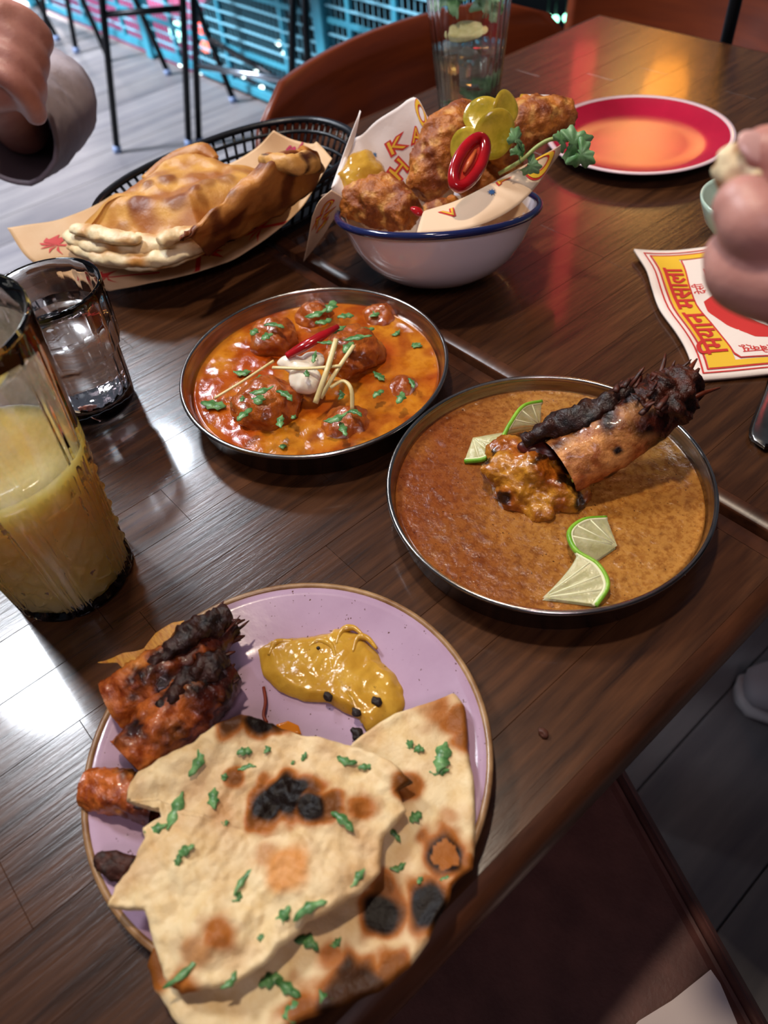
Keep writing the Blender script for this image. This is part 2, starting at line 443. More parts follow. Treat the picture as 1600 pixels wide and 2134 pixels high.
# ---- bar stools in front of the railing: four splayed legs meeting under a seat
M_chr = mat('bright_steel', hx('#c9d4e0'), .25, metal=1)
def leg_line(fx, fy, tx, ty):
    f = T(fx, fy, -.75); d = (_fw*FPX + _r*(tx-800) - _u*(ty-1067)).normalized()
    dh = Vector((d.x, d.y)); s = (Vector((f.x, f.y))-Vector((CAMPOS.x, CAMPOS.y))).dot(dh)/dh.dot(dh)
    p = CAMPOS + d*s; k = .76/(p.z-f.z)
    return f, f+(p-f)*k
def stool(legs, label, bars):
    L = [leg_line(*l) for l in legs]
    c = sum((a for a, b in L), Vector((0, 0, 0)))/len(L); ct = sum((b for a, b in L), Vector((0, 0, 0)))/len(L)
    t = thing('bar_stool', label, 'stool', Vector((c.x, c.y, 0)), 'bar stools by the railing')
    o = [ct+(b-ct)*1.12 for a, b in L]; o.sort(key=lambda v: math.atan2(v.y-ct.y, v.x-ct.x))
    o = smooth_path(o, 32, closed=True); n = len(o)
    V = [Vector((p.x, p.y, .755)) for p in o]+[Vector((p.x, p.y, .785)) for p in o]+[Vector((p.x, p.y, .79)).lerp(Vector((ct.x, ct.y, .79)), .06) for p in o]
    F = [tuple(range(n-1, -1, -1)), tuple(range(2*n, 3*n))]+[(j*n+k, j*n+(k+1) % n, (j+1)*n+(k+1) % n, (j+1)*n+k) for j in (0, 1) for k in range(n)]
    mesh('seat', V, F, M_blk, t, smooth=False)
    for f, tp in L:
        mesh('leg', *tube([f+Vector((0, 0, .004)), tp], .0115, 12), M_blk, t)
        mesh('foot_cap', *tube([f, f+(tp-f)*.03], .0145, 12), mat('grey_rubber', hx('#7f93b8'), .5), t)
    for a, b, h, m in bars:
        mesh('footrest_bar', *tube([L[a][0].lerp(L[a][1], h), L[b][0].lerp(L[b][1], h)], .010, 10), m, t)
stool([(245, 318, 213, 0), (394, 305, 381, 0), (352, 156, 282, 0), (228, 128, 172, 0)], 'black bar stool right beside the hanging grey sleeve', [(0, 1, .55, M_blk), (2, 3, .4, M_blk)])
stool([(415, 301, 404, 0), (650, 345, 640, 100), (605, 335, 611, 0), (488, 213, 420, 38)], 'black bar stool with a bright steel footrest behind the plywood chair', [(0, 1, .33, M_chr), (3, 2, .3, M_blk)])
stool([(103, 98, 89, 0), (160, 110, 140, 0), (121, 84, 76, 0), (44, 44, 21, 0)], 'black bar stool farthest along the turquoise railing', [(0, 1, .4, M_blk)])
# ---- what lies beyond the railing, a floor below
M_pink = mat('pink_canvas', hx('#c2437f'), .7, var=hx('#9c3a78'), vscale=1.5)
a, b = PLY(165, 0, 3.4), PLY(395, 62, 3.4)
aw = thing('pink_awning', 'magenta market awning on the level below, behind the railing', 'awning', (-8.2, 3.6, -3))
mesh('canopy', [(-11.5, 3.4, -.75), (-6.45, 3.4, -.75), (-6.45, 4.7, .1), (-11.5, 4.7, .1), (-11.5, 3.42, -.78), (-6.45, 3.42, -.78), (-6.45, 4.72, .07), (-11.5, 4.72, .07)], [(0, 1, 2, 3), (7, 6, 5, 4), (0, 4, 5, 1), (1, 5, 6, 2), (2, 6, 7, 3), (3, 7, 4, 0)], M_pink, aw, smooth=False)
mesh('valance', *box((-8.97, 3.39, -.98), (5.05, .02, .46), .004), M_pink, aw, smooth=False)
for x in (-11.4, -6.5): mesh('pole', *tube([(x, 3.45, -3), (x, 3.45, -.78)], .03), M_blk, aw)
ct = thing('market_counter', 'orange lit market counter below the pink awning', 'counter', (-7.0, 3.7, -3))
mesh('front', *box((-7.3, 3.75, -1.45), (1.5, .4, .24), .01), mat('orange_board', hx('#e08a4a'), .5, var=hx('#c06a3a'), vscale=5), ct, smooth=False)
mesh('cabinet', *box((-7.3, 3.8, -2.3), (1.5, .4, 1.4), .01), mat('brown_board', hx('#4a3226'), .6), ct, smooth=False)
M_leaf = mat('shrub_leaf', hx('#2f4a30'), .5, var=hx('#4a6a44'), vscale=6)
for (sx, sy, sz, rr, lab) in ((-5.5, 3.1, -1.8, .5, 'leafy green shrub right of the pink awning below'), (-3.85, 3.0, -1.6, .55, 'dense green shrub behind the bar stool footrest'), (-2.4, 3.3, -1.55, .6, 'dark shrub beyond the corner of the far table')):
    tr = thing('shrub', lab, 'shrub', (sx, sy, -3))
    V, F = [], []
    for i in range(1500):
        u = Vector((random.gauss(0, 1), random.gauss(0, 1), random.gauss(0, 1))).normalized()*rr*random.uniform(.6, 1)
        p = Vector((sx, sy, sz))+Vector((u.x*1.2, u.y*.7, u.z)); a = Vector((random.gauss(0, 1), random.gauss(0, 1), random.gauss(0, 1))).normalized(); b = a.orthogonal().normalized()
        n0 = len(V); V += [p-a*.05, p+b*.02, p+a*.05, p-b*.02]; F.append((n0, n0+1, n0+2, n0+3))
    mesh('foliage', V, F, M_leaf, tr, smooth=False, kind='stuff')
    for i in range(5):
        u = random.uniform(0, 6.28); mesh('stem', *tube([(sx, sy, -3), (sx+.15*math.cos(u), sy+.1*math.sin(u), -2.3), (sx+.4*math.cos(u), sy+.25*math.sin(u), sz+.1)], [.03, .022, .01], 8), mat('bark', hx('#3a2c22'), .8), tr)
def bulb(px, py, Y, r, colr, e, label, group):
    p = PLY(px, py, Y); t = thing('hanging_lamp', label, 'lamp', p, group)
    mesh('globe', *blob(p, (r, r, r), amp=0, sub=2), mat('glow_'+colr, hx(colr), .4, emit=e), t)
    mesh('cord', *tube([p+Vector((0, 0, r*.9)), p+Vector((0, 0, r*.9+.35))], .004, 6), M_blk, t)
bulb(371, 66, 3.3, .075, '#aef4e6', 5, 'large pale mint globe lamp glowing beyond the railing', None)
bulb(416, 62, 3.3, .05, '#ff5a46', 4, 'red globe lamp glowing beyond the railing', None)
bulb(430, 96, 3.1, .045, '#ff7a5a', 3, 'coral globe lamp glowing beyond the railing', None)
for (x, y) in ((376, 134), (398, 138), (419, 150), (507, 158), (533, 151), (503, 179), (545, 183), (580, 90), (592, 112)):
    bulb(x, y, 3.0, .016, '#d8f0e8', 7, 'tiny white bulb sparkling behind the turquoise mesh', 'tiny bulbs behind the railing')
for (x, y) in ((1141, 38), (1157, 40), (1180, 37), (1201, 6), (1213, 6), (1236, 4)):
    bulb(x, y, 3.0, .016, '#8ff0c8', 6, 'tiny green-white bulb beyond the table corner', 'tiny bulbs beyond the far table')
# amber lantern and pink neon tube whose reflections streak the far table
p = Vector((-1.85, 3.06, TOP+.93))
t = thing('amber_lantern', 'amber glowing lantern hanging beyond the far table', 'lamp', p)
mesh('shade', *lathe(p, [(0, -.10), (.06, -.095), (.09, -.03), (.09, .05), (.05, .10), (0, .105)], 32), mat('amber_glow', hx('#ff9a2c'), .5, emit=13), t)
mesh('cord', *tube([p+Vector((0, 0, .10)), p+Vector((0, 0, 1.3))], .005, 6), M_blk, t)
p = Vector((-2.75, 3.7, TOP+1.1))
t = thing('neon_tube', 'tall pink-red neon tube sign beyond the railing', 'neon sign', p)
mesh('tube', *tube([p, p+Vector((0, 0, 1.7))], .06, 16), mat('pink_glow', hx('#ff3f4a'), .5, emit=6), t)
mesh('bracket', *box((p.x, p.y+.09, p.z+.85), (.05, .05, 1.8), .004), M_blk, t, smooth=False)
# ------------------------------------------------------------------ crockery, dishes and glasses
M_steel = mat('brushed_steel', hx('#b9b4b0'), .22, metal=1, var=hx('#8d8985'), vscale=30, stretch=(1, 1, 12), bump=.00008, bscale=90)
def dish(c, r, label, base=.93, h=.0266):
    c = Vector((c[0], c[1], TOP)); t = thing('steel_dish', label, 'dish', c)
    pr = [(0, .0005), (r*base-.006, .0005), (r*base, .003), (r*.985, h-.003), (r*.992, h-.0008), (r, h), (r*1.0+.0012, h-.0006), (r+.0012, h-.0022), (r-.0002, h-.003), (r*base+.001, .0015), (r*base-.006, 0), (0, 0)]
    pr = pr[::-1]
    mesh('bowl_body', *lathe(c, pr, 96), M_steel, t)
    mesh('rolled_rim', *tube([c+Vector(((r+.0005)*math.cos(a), (r+.0005)*math.sin(a), h-.0012)) for a in [2*PI*k/96 for k in range(96)]], .0017, 8, closed=True), M_steel, t)
    return t
RC, LC, RR = Vector((-.1986, .2765, 0)), Vector((-.4023, .2461, 0)), .1003
dish(RC, RR, 'round steel dish of thin brown curry with the king prawn', .95)
dish(LC, RR, 'round steel dish of orange kofta curry')
# near dinner plate
PC, PR = Vector((-.1734, .0493, TOP)), .1039
pt = thing('dinner_plate', 'lavender speckled stoneware plate with a brown rim under the naan', 'plate', PC)
M_lav = mat('lavender_glaze', hx('#b79bb0'), .16, var=hx('#a88aa0'), vscale=14, speck=(420, .70, hx('#5a3a30')), bump=.00015, bscale=40, coat=.3)
mesh('plate_body', *lathe(PC, [(0, 0), (.062, 0), (.066, .0015), (PR-.004, .0128), (PR-.0012, .0146), (PR-.0026, .0156), (PR-.008, .0142), (.072, .0062), (.064, .0048), (0, .0045)], 96), M_lav, pt)
mesh('rim', *tube([PC+Vector(((PR-.0018)*math.cos(a), (PR-.0018)*math.sin(a), .0149)) for a in [2*PI*k/96 for k in range(96)]], .0019, 8, closed=True), mat('bare_clay_rim', hx('#a9855c'), .35, var=hx('#7c5634'), vscale=60, coat=.3), pt)
# red plate
QC, QR = Vector((-.471, .743, TOP)), .0989
rt = thing('red_plate', 'empty crimson glazed plate with a pale rim', 'plate', QC)
mesh('plate_body', *lathe(QC, [(0, 0), (.06, 0), (.066, .002), (QR-.003, .0135), (QR, .0152), (QR-.0008, .0164), (QR-.004, .0165), (QR-.0062, .0155)], 96), mat('pale_glaze', hx('#d8bfc4'), .2, coat=.3), rt)
mesh('glaze_well', *lathe(QC, [(QR-.0062, .0155), (QR-.012, .0118), (.074, .0066), (.068, .0052), (.05, .0046), (0, .0044)], 96), mat('crimson_glaze', hx('#c01a3c'), .26, var=hx('#a61634'), vscale=12), rt)
# enamel bowl: round-bottomed and tipped back a little
BC, BR, BH = Vector((-.4470, .4215, TOP)), .0852, .065
_rh = Vector((_r.x, _r.y, 0)).normalized()
BROT = Matrix.Rotation(math.radians(-14), 3, _rh)
def tip(vf): return [BROT @ (Vector(v)-BC-Vector((0, 0, .045))) + BC+Vector((0, 0, .0456)) for v in vf[0]], vf[1]
bt = thing('enamel_bowl', 'white enamel bowl with a navy rim holding fried chicken', 'bowl', BC)
M_enam = mat('white_enamel', hx('#e2dbe4'), .13, coat=.4)
prf = [(0, 0), (.014, .0006), (.028, .0030), (.042, .0075), (.054, .0145), (.065, .0245), (.0745, .039), (.0808, .054), (BR-.001, BH-.003), (BR-.002, BH-.001), (.0785, .053), (.072, .0385), (.062, .0255), (.046, .0125), (.02, .0042), (0, .003)]
mesh('bowl_body', *tip(lathe(BC, prf, 80)), M_enam, bt)
mesh('navy_rim', *tip(tube([BC+Vector((BR*math.cos(a), BR*math.sin(a), BH-.0025)) for a in [2*PI*k/80 for k in range(80)]], .0031, 10, closed=True)), mat('navy_enamel', hx('#1b2350'), .12, coat=.5), bt)
# little celadon bowl with relish
SC = T(1552, 500, 0)
st = thing('small_bowl', 'small celadon green bowl of relish behind the hand', 'bowl', SC)
mesh('bowl_body', *lathe(SC, [(0, 0), (.022, 0), (.026, .003), (.04, .02), (.0465, .036), (.0475, .040), (.0462, .041), (.044, .038), (.037, .022), (.024, .007), (0, .006)], 56), mat('celadon_glaze', hx('#b5cdbd'), .15, coat=.4), st)
mesh('relish', *blob(SC+Vector((0, 0, .019)), (.036, .036, .009), amp=.35, ns=90, sub=4), mat('relish', hx('#a8481a'), .3, var=hx('#3a2a14'), vscale=120), st)
# steel spoon at the right edge
k0, k1 = T(1592, 935, .004), T(1640, 700, .006); dd = (k1-k0); sd_ = Vector((-dd.y, dd.x, 0)).normalized()
V, F = [], []
for i in range(25):
    s = i/24; p = k0.lerp(k1, s); wd = .0118*math.sqrt(max(0, 1-(1-min(1, s/.12))**2)) if s < .12 else .0118-.005*sst(.1, .6, s)
    for kx, hz in ((-1, -.0006), (-.75, .0011), (0, .0017), (.75, .0011), (1, -.0006), (0, -.0012)): V.append(p+sd_*(kx*wd)+Vector((0, 0, hz)))
for i in range(24):
    for k in range(6): F.append((i*6+k, i*6+(k+1) % 6, i*6+6+(k+1) % 6, i*6+6+k))
F += [tuple(range(5, -1, -1)), tuple(144+k for k in range(6))]
mesh('spoon_handle', V, F, M_steel, label='steel cutlery handle resting on the table below the napkin', cat='cutlery')

# ---- glasses
M_glass = mat('clear_glass', (1, 1, 1), .015, trans=1, ior=1.46)
M_water = mat('water', (1, 1, 1), 0.0, trans=1, ior=1.33)
def fac(n, amp):   # flutes round the glass
    return lambda a: amp*abs(math.sin(n*a/2))
# water tumbler, stepped and fluted
GC = Vector((-.5205, .1125, TOP)); gt = thing('water_tumbler', 'clear fluted tumbler of water beside the yellow drink', 'glass', GC)
def tf(r, z, a):
    return (r-.0009*abs(math.sin(10*a)) if .012 < z < .098 and r > .029 else r), z
out = [(0, 0), (.026, 0), (.0295, .0015), (.0312, .006), (.0322, .02), (.0333, .046), (.0337, .052), (.0372, .0545), (.0378, .058), (.0388, .075), (.0396, .094), (.0400, .103), (.0396, .1048), (.0388, .1050)]
inn = [(.0380, .1045), (.0374, .094), (.0362, .072), (.0352, .058), (.0340, .0545), (.0312, .050), (.0305, .046), (.0292, .02), (.0275, .0125), (.022, .0105), (0, .010)]
mesh('glass_body', *lathe(GC, out+inn, 120, fn=tf), M_glass, gt)
wl = .079
mesh('water', *lathe(GC, [(0, .0102), (.0218, .0107), (.0272, .0127), (.0289, .02), (.0302, .046), (.0309, .0505), (.0338, .055), (.0349, .058), (.0359, .072), (.0362, wl), (0, wl)], 96), M_water, gt)
# cut-glass highball with yellow drink
HC = Vector((-.3725, .0205, TOP)); ht = thing('cut_glass', 'tall cut-glass tumbler of cloudy yellow cocktail', 'glass', HC)
def hr(z): return .0385+.0125*(z/.19)
def cut(r, z, a):
    if r < .034: return r, z
    d = 0
    if .006 < z < .088:
        u = (a/(2*PI)*16); v = z/.0150
        p, q = (u+v) % 1, (u-v) % 1
        dm = min(p, 1-p, q, 1-q)           # distance to diamond grooves
        sector = (a/(2*PI)*6) % 1
        if sector < .55: d = -.0038*(1-min(1, dm*2.4))
        else:                                # fan of long mitre cuts
            s = abs(sector-.775)/.225; w = abs((s*3.0+.3*z/.088) % 1-.5)*2; d = -.0034*max(0, 1-w*1.7)
    elif z < .165:
        s = (a/(2*PI)*6) % 1; w = min(abs(s-.62), abs(s-.93)); d = -.0016*max(0, 1-w/.035)*(1-sst(.14, .165, z))
    return r+d, z
po = [(0, 0), (.033, 0), (.0368, .0012)]+[(hr(z), z) for z in [.0035+.0017*i for i in range(110)] if z < .1885]+[(hr(.189)-.0003, .1897)]
pi_ = [(hr(.189)-.0018, .1893)]+[(hr(z)-(.0026 if z > .1 else .0046), z) for z in (.17, .15, .13, .11, .09, .07, .05, .03, .012)]+[(.032, .0055), (0, .005)]
mesh('glass_body', *lathe(HC, po+pi_, 216, fn=cut), M_glass, ht)
lv = .108
M_yel = mat('cloudy_yellow_drink', hx('#edc964'), .12, var=hx('#f4de9a'), vscale=22, sss=1, sssr=(.04, .04, .03))
mesh('drink', *lathe(HC, [(0, .0052), (.0318, .0057), (hr(.012)-.0047, .0122)]+[(hr(z)-(.0027 if z > .1 else .0047), z) for z in (.03, .05, .07, .09, lv)]+[(.03, lv+.0006), (0, lv+.0005)], 72), M_yel, ht)
mesh('frost', *lathe(HC, [(hr(z)-.0030-.0003*(i % 2), z) for i, z in enumerate((lv+.001, .115, .125, .135, .145, .155, .165, .172))], 72), mat('frothy_film', hx('#e9e6dc'), .5, var=hx('#bfbcae'), vscale=150, alpha=.42), ht)
gp = HC+Vector((-.03, -.012, .178))
lw = thing('lime_garnish', 'pale lime wheel perched on the cut-glass tumbler', 'lime', gp)
# small steel pot between the two glasses
sp = T(112, 985, 0)
mesh('sauce_pot', *lathe(sp, [(0, 0), (.019, 0), (.0225, .002), (.025, .016), (.0262, .0168), (.0252, .0178), (.0238, .016), (.021, .004), (0, .003)], 48), M_steel, label='tiny steel sauce pot between the tumbler and the cut glass', cat='pot')
# mojito highball
MC = Vector((-.6650, .6810, TOP)); mt = thing('mojito_glass', 'tall ribbed glass of mojito with mint and lime', 'glass', MC)
def mr(z): return .0335+.0165*(z/.17)
def rib(r, z, a): return (r-.0008*abs(math.sin(14*a)) if z > .012 and r > .03 else r), z
zs = [.004+.0083*i for i in range(20)]
mesh('glass_body', *lathe(MC, [(0, 0), (.029, 0), (.0325, .0015)]+[(mr(z), z) for z in zs]+[(mr(.17)-.001, .171)]+[(mr(z)-.0026, z) for z in zs[::-1] if z > .014]+[(.028, .0115), (0, .011)], 168, fn=rib), M_glass, mt)
mesh('soda', *lathe(MC, [(0, .0112), (.0275, .0117), (mr(.02)-.003, .018)]+[(mr(z)-.0029, z) for z in (.04, .06, .078)]+[(0, .0782)], 72), mat('mojito_liquid', hx('#dfe8d8'), .02, trans=.92, ior=1.33), mt)
# ------------------------------------------------------------------ food
def fuse(parts, vox, m, name, parent=None, sm=6, colf=None, loc=None, **kw):
    """melt overlapping pieces into one continuous surface"""
    V, F = merge(*parts)
    me = bpy.data.meshes.new('tmp'); me.from_pydata([tuple(v) for v in V], [], F); o = bpy.data.objects.new('tmp', me); C.objects.link(o)
    r = o.modifiers.new('r', 'REMESH'); r.mode = 'VOXEL'; r.voxel_size = vox
    s = o.modifiers.new('s', 'SMOOTH'); s.iterations = sm; s.factor = .5
    dg = bpy.context.evaluated_depsgraph_get(); dg.update()
    e = o.evaluated_get(dg).to_mesh()
    V = [v.co.copy() for v in e.vertices]; F = [tuple(p.vertices) for p in e.polygons]
    N = [v.normal.copy() for v in e.vertices]
    o.evaluated_get(dg).to_mesh_clear(); bpy.data.objects.remove(o); bpy.data.meshes.remove(me)
    if 'disp' in kw:
        d = kw.pop('disp'); V = [v+n*d(v) for v, n in zip(V, N)]
    return mesh(name, V, F, m, parent, loc=loc, col=[colf(v) for v in V] if colf else None, **kw)
def otube(path, radf, n=36, rows=60, amp=.1, ns=80, seed=0, squash=None, cap=True):
    """organic tube along a smoothed path with noisy radius"""
    P = smooth_path(path, rows); m = len(P)
    V, F = tube(P, [radf(i/(m-1)) if callable(radf) else np.interp(i/(m-1), [k/(len(radf)-1) for k in range(len(radf))], radf) for i in range(m)], n, cap=False, flat=squash)
    out = []
    for i in range(m):
        for k in range(n):
            v = V[i*n+k]; d = v-P[i]; L = d.length
            q = 1+amp*(noise.noise(v*ns+Vector((seed, 0, 0)))+.5*noise.noise(v*ns*2.3+Vector((0, seed, 0)))+.3*noise.noise(v*ns*5+Vector((0, 0, seed))))
            out.append(P[i]+d*q)
    if cap:
        n0 = len(out); out += [P[0]-(P[1]-P[0])*.3, P[-1]+(P[-1]-P[-2])*.3]
        F += [(n0, (k+1) % n, k) for k in range(n)]+[(n0+1, (m-1)*n+k, (m-1)*n+(k+1) % n) for k in range(n)]
    return out, F
def spikes(base, dirv, n, spread, length, r0, rnd, seed=0):
    """charred fibres: flat tapering slivers lying mostly along the shell, of very uneven length"""
    rg = random.Random(seed); parts = []
    dirv = dirv.normalized(); a = dirv.orthogonal().normalized(); b = dirv.cross(a)
    for i in range(n):
        th = rg.uniform(0, 2*PI); q = a*math.cos(th)+b*math.sin(th); rr = rnd*rg.uniform(.35, .75)
        L = length*rg.choice((.35, .5, .6, .8, 1.15)); back = rg.uniform(.2, 1.4)*length
        p = base+q*rr-dirv*back; d = (dirv+q*spread*rg.uniform(-.1, .45)+(a*rg.gauss(0, 1)+b*rg.gauss(0, 1))*.12).normalized()
        k = (a*rg.uniform(-.3, .3)+b*rg.uniform(-.3, .3))*L; w = r0*rg.uniform(.8, 2.2)
        parts.append(tube([p-d*L*.4, p+d*L*.3+k*.2, p+d*L*.8+k*.7, p+d*L+k], [w, w*1.1, w*.7, w*.25], 5, flat=(1, .55)))
    return merge(*parts)
def px(pts, h): return [T(x, y, h) for x, y in pts]
def inpx(pts, h): return [(T(x, y, h).x, T(x, y, h).y) for x, y in pts]
CREAM, TOAST, CHAR = hx('#e6cfa2'), hx('#a8642a'), hx('#120804')
def spotmask(spots, h):
    S = [(T(x, y, h), r*.00027, k) for x, y, r, k in spots]
    def f(p):
        c = 0
        for q, r, k in S:
            d = math.hypot(p[0]-q.x, p[1]-q.y)
            if d < r*1.8:
                d *= 1+.45*nz((p[0], p[1], 0), 130, q.x*50)
                c = max(c, k*(1-sst(.45*r, 1.35*r, d)))
        return c
    return f
def breadcol(c, p, toast=0.0):
    c = c+.20*max(0, nz(p, 70, 3))+.22*max(0, nz(p, 28, 5)+.05)+toast
    return lerp3(CREAM, TOAST, min(1, c*2)) if c < .5 else lerp3(TOAST, CHAR, min(1, (c-.5)*2))
# ---- naan on the near plate
M_bread = mat('naan_crust', (1, 1, 1), .42, attr=True, var=(.86, .74, .56), vscale=90, ramp=(.4, .75), bump=.0011, bscale=150, spec=.16)
lo = [(736, 1547), (780, 1518), (827, 1490), (890, 1465), (946, 1442), (969, 1473), (975, 1541), (985, 1620), (990, 1700), (989, 1760), (986, 1810), (958, 1832), (941, 1846), (935, 1880), (912, 1920), (895, 1963), (850, 2020), (793, 2066), (719, 2100), (639, 2125), (560, 2160), (450, 2180), (375, 2135), (352, 2100), (322, 2066), (312, 2010), (330, 1960), (420, 1900), (560, 1760)]
hl = lambda x, y, r: .0185+.0032*nz((x, y, 0), 38, 1)+.0012*nz((x, y, 0), 110, 4)+.0015*sst(.85, 1, r)
sl = spotmask([(927, 1782, 44, 1.05), (897, 1888, 46, 1.0), (797, 1905, 40, .92), (800, 1850, 26, .6), (955, 1505, 34, .5), (905, 1480, 40, .35), (972, 1545, 26, .6), (750, 2062, 46, .95), (700, 2092, 42, .95), (820, 2035, 36, .7), (330, 2012, 34, .75), (640, 2120, 40, .7), (975, 1815, 30, .6), (850, 1640, 30, .6), (690, 2000, 22, .45), (930, 1700, 20, .3)], .02)
V, F = patch(inpx(lo, .02), hl, .0062, 70, 300, edge=.06, jag=.012, js=70)
cen = sum((Vector(p) for p in inpx(lo, .02)), Vector((0, 0)))/len(lo)
def col_lo(v):
    c = sl(v); q = T(927, 1782, .02); d = math.hypot(v.x-q.x, v.y-q.y)
    if d < .0062+.002*nz(v, 300): c = .55
    return breadcol(c, v)
mesh('naan', V, F, M_bread, loc=T(650, 1800, .012), col=[col_lo(v) for v in V], label='charred naan bread folded underneath, with black blisters, on the lavender plate', cat='bread')
up = [(272, 1679), (280, 1640), (289, 1611), (338, 1588), (412, 1558), (457, 1524), (508, 1503), (548, 1508), (622, 1531), (719, 1551), (781, 1571), (833, 1605), (861, 1634), (829, 1652), (846, 1692), (820, 1720), (800, 1747), (797, 1790), (793, 1825), (750, 1868), (696, 1907), (640, 1930), (594, 1975), (550, 2015), (490, 2055), (430, 2060), (380, 2075), (349, 2052), (330, 1990), (304, 1901), (224, 1893), (240, 1850), (264, 1821), (304, 1753), (300, 1730), (338, 1708), (332, 1672)]
dU = spotmask([(602, 1664, 44, .95), (560, 1688, 36, .9), (650, 1692, 34, .92), (695, 1690, 26, .7), (640, 1665, 40, .7), (490, 1527, 30, .9), (545, 1514, 30, .95), (580, 1518, 22, .7), (497, 1630, 18, .6), (845, 1640, 26, .8), (462, 1950, 30, .55), (760, 1690, 26, .5), (380, 2060, 30, .5), (560, 1790, 26, .3), (420, 1990, 30, .35)], .03)
bU = [(T(x, y, .03), r*.00027) for x, y, r in ((602, 1668, 60), (520, 1518, 50), (605, 1820, 60), (450, 1950, 60), (700, 1700, 50), (380, 1760, 60), (700, 1850, 50))]
l0, l1 = T(280, 1660, .03), T(520, 1510, .03)
def hu(x, y, r):
    h = .0305+.0042*nz((x, y, 0), 36, 7)+.0022*abs(nz((x, y, 0), 75, 5))+.0016*nz((x, y, 0), 130, 2)+.0008*nz((x, y, 0), 300, 2)
    for q, rr in bU: h += .0028*math.exp(-((x-q.x)**2+(y-q.y)**2)/(rr*rr))
    dx, dy = l1.x-l0.x, l1.y-l0.y; L = math.hypot(dx, dy); s = ((x-l0.x)*dx+(y-l0.y)*dy)/L; d = abs((x-l0.x)*dy-(y-l0.y)*dx)/L
    if -.01 < s < L+.01: h += .0055*math.exp(-(d/.009)**2)
    return h+.002*sst(.9, 1, r)*nz((x, y, 0), 60, 9)
V, F = patch(inpx(up, .03), hu, .0055, 80, 330, edge=.05, jag=.02, js=90)
bq = T(605, 1822, .03)
def col_up(v):
    c = breadcol(dU(v), v, .06*max(0, nz(v, 45, 11)))
    d = math.hypot(v.x-bq.x, v.y-bq.y)*(1+.3*nz(v, 120)); k = .75*(1-sst(.006, .013, d))
    return lerp3(c, hx('#c9781c'), k)
mesh('naan', V, F, M_bread, loc=T(560, 1780, .02), col=[col_up(v) for v in V], label='upper torn garlic naan flap with a dark scorched streak and herbs', cat='bread')
# crust fragment at plate edge
mesh('naan_crust', *blob(T(252, 1808, .019), (.014, .006, .004), rot=(0, .2, .55), amp=.5, ns=160, sub=4), mat('dark_crust', hx('#4a2010'), .6, var=hx('#241008'), vscale=200, bump=.001, bscale=300), label='dark brown broken crust at the plate edge beside the naan', cat='bread')
# ---- mustard sauce
sa = [(536, 1351), (560, 1334), (605, 1328), (662, 1322), (687, 1316), (696, 1306), (719, 1302), (735, 1312), (753, 1314), (770, 1338), (787, 1354), (795, 1376), (821, 1399), (841, 1433), (843, 1467), (827, 1496), (787, 1519), (762, 1524), (764, 1500), (719, 1484), (685, 1462), (634, 1459), (582, 1439), (548, 1405)]
hs = lambda x, y, r: .0085+.0016*nz((x, y, 0), 75, 2)+.0012*abs(nz((x, y, 0), 150, 6))-.003*sst(.75, 1, r)
so_ = thing('mustard_sauce', 'glossy yellow mustard sauce smeared on the lavender plate', 'sauce', T(690, 1410, .006))
M_mus = mat('mustard', hx('#c99c3a'), .16, var=hx('#b5842a'), vscale=60, bump=.0006, bscale=90, speck=(300, .72, hx('#5a3a1a')), sss=.1)
V, F = patch(inpx(sa, .008), hs, .006, 36, 160, edge=.25, jag=.02, js=110); mesh('pool', V, F, M_mus, so_)
for cpts in ([(700, 1345), (712, 1315), (735, 1308), (755, 1322)], [(735, 1360), (745, 1330), (765, 1330), (785, 1352)], [(640, 1350), (665, 1335), (690, 1345), (700, 1370)], [(560, 1365), (575, 1340), (610, 1335)]):
    mesh('swirl', *tube(smooth_path(px(cpts, .0112), 20), lambda s: .0022*(1-.6*abs(2*s-1)), 8), M_mus, so_)
M_chr2 = mat('burnt_bit', hx('#1c0e08'), .6, bump=.0004, bscale=400)
for i, (x, y, r) in enumerate(((683, 1452, .0022), (785, 1462, .0024), (742, 1485, .0022), (745, 1530, .0030), (663, 1350, .0008))):
    mesh('burnt_crumb', *blob(T(x, y, .0125 if i != 3 else .0075), (r*1.4, r, r*.8), amp=.5, ns=400, sub=3, seed=i), M_chr2, label=['burnt crumb on the left lobe edge of the mustard', 'burnt crumb ringed on the right of the mustard', 'burnt crumb low on the mustard smear', 'black crumb on the bare plate under the mustard', 'tiny burnt fleck in the middle of the mustard'][i], cat='crumb')
mesh('saffron_strand', *tube(smooth_path(px([(549, 1432), (553, 1462), (549, 1490), (556, 1506)], .008), 12), .0009, 6), mat('rust', hx('#7a2a10'), .4), label='thin rust-red strand on the plate above the naan', cat='garnish')
mesh('oil_drop', *patch(inpx([(575, 1510), (600, 1502), (622, 1512), (628, 1530), (600, 1535), (578, 1528)], .007), lambda x, y, r: .007, .002, 8, 40, edge=.4), mat('orange_oil', hx('#c9741a'), .1), label='orange oil droplet beside the naan on the plate', cat='sauce')
cb = T(1131, 1530, 0)
mesh('crumb', *blob(cb+Vector((0, 0, .0015)), (.0032, .0022, .0018), amp=.5, ns=300, sub=3), mat('brown_crumb', hx('#4a2414'), .6), label='single brown crumb on the bare wood right of the plate', cat='crumb')
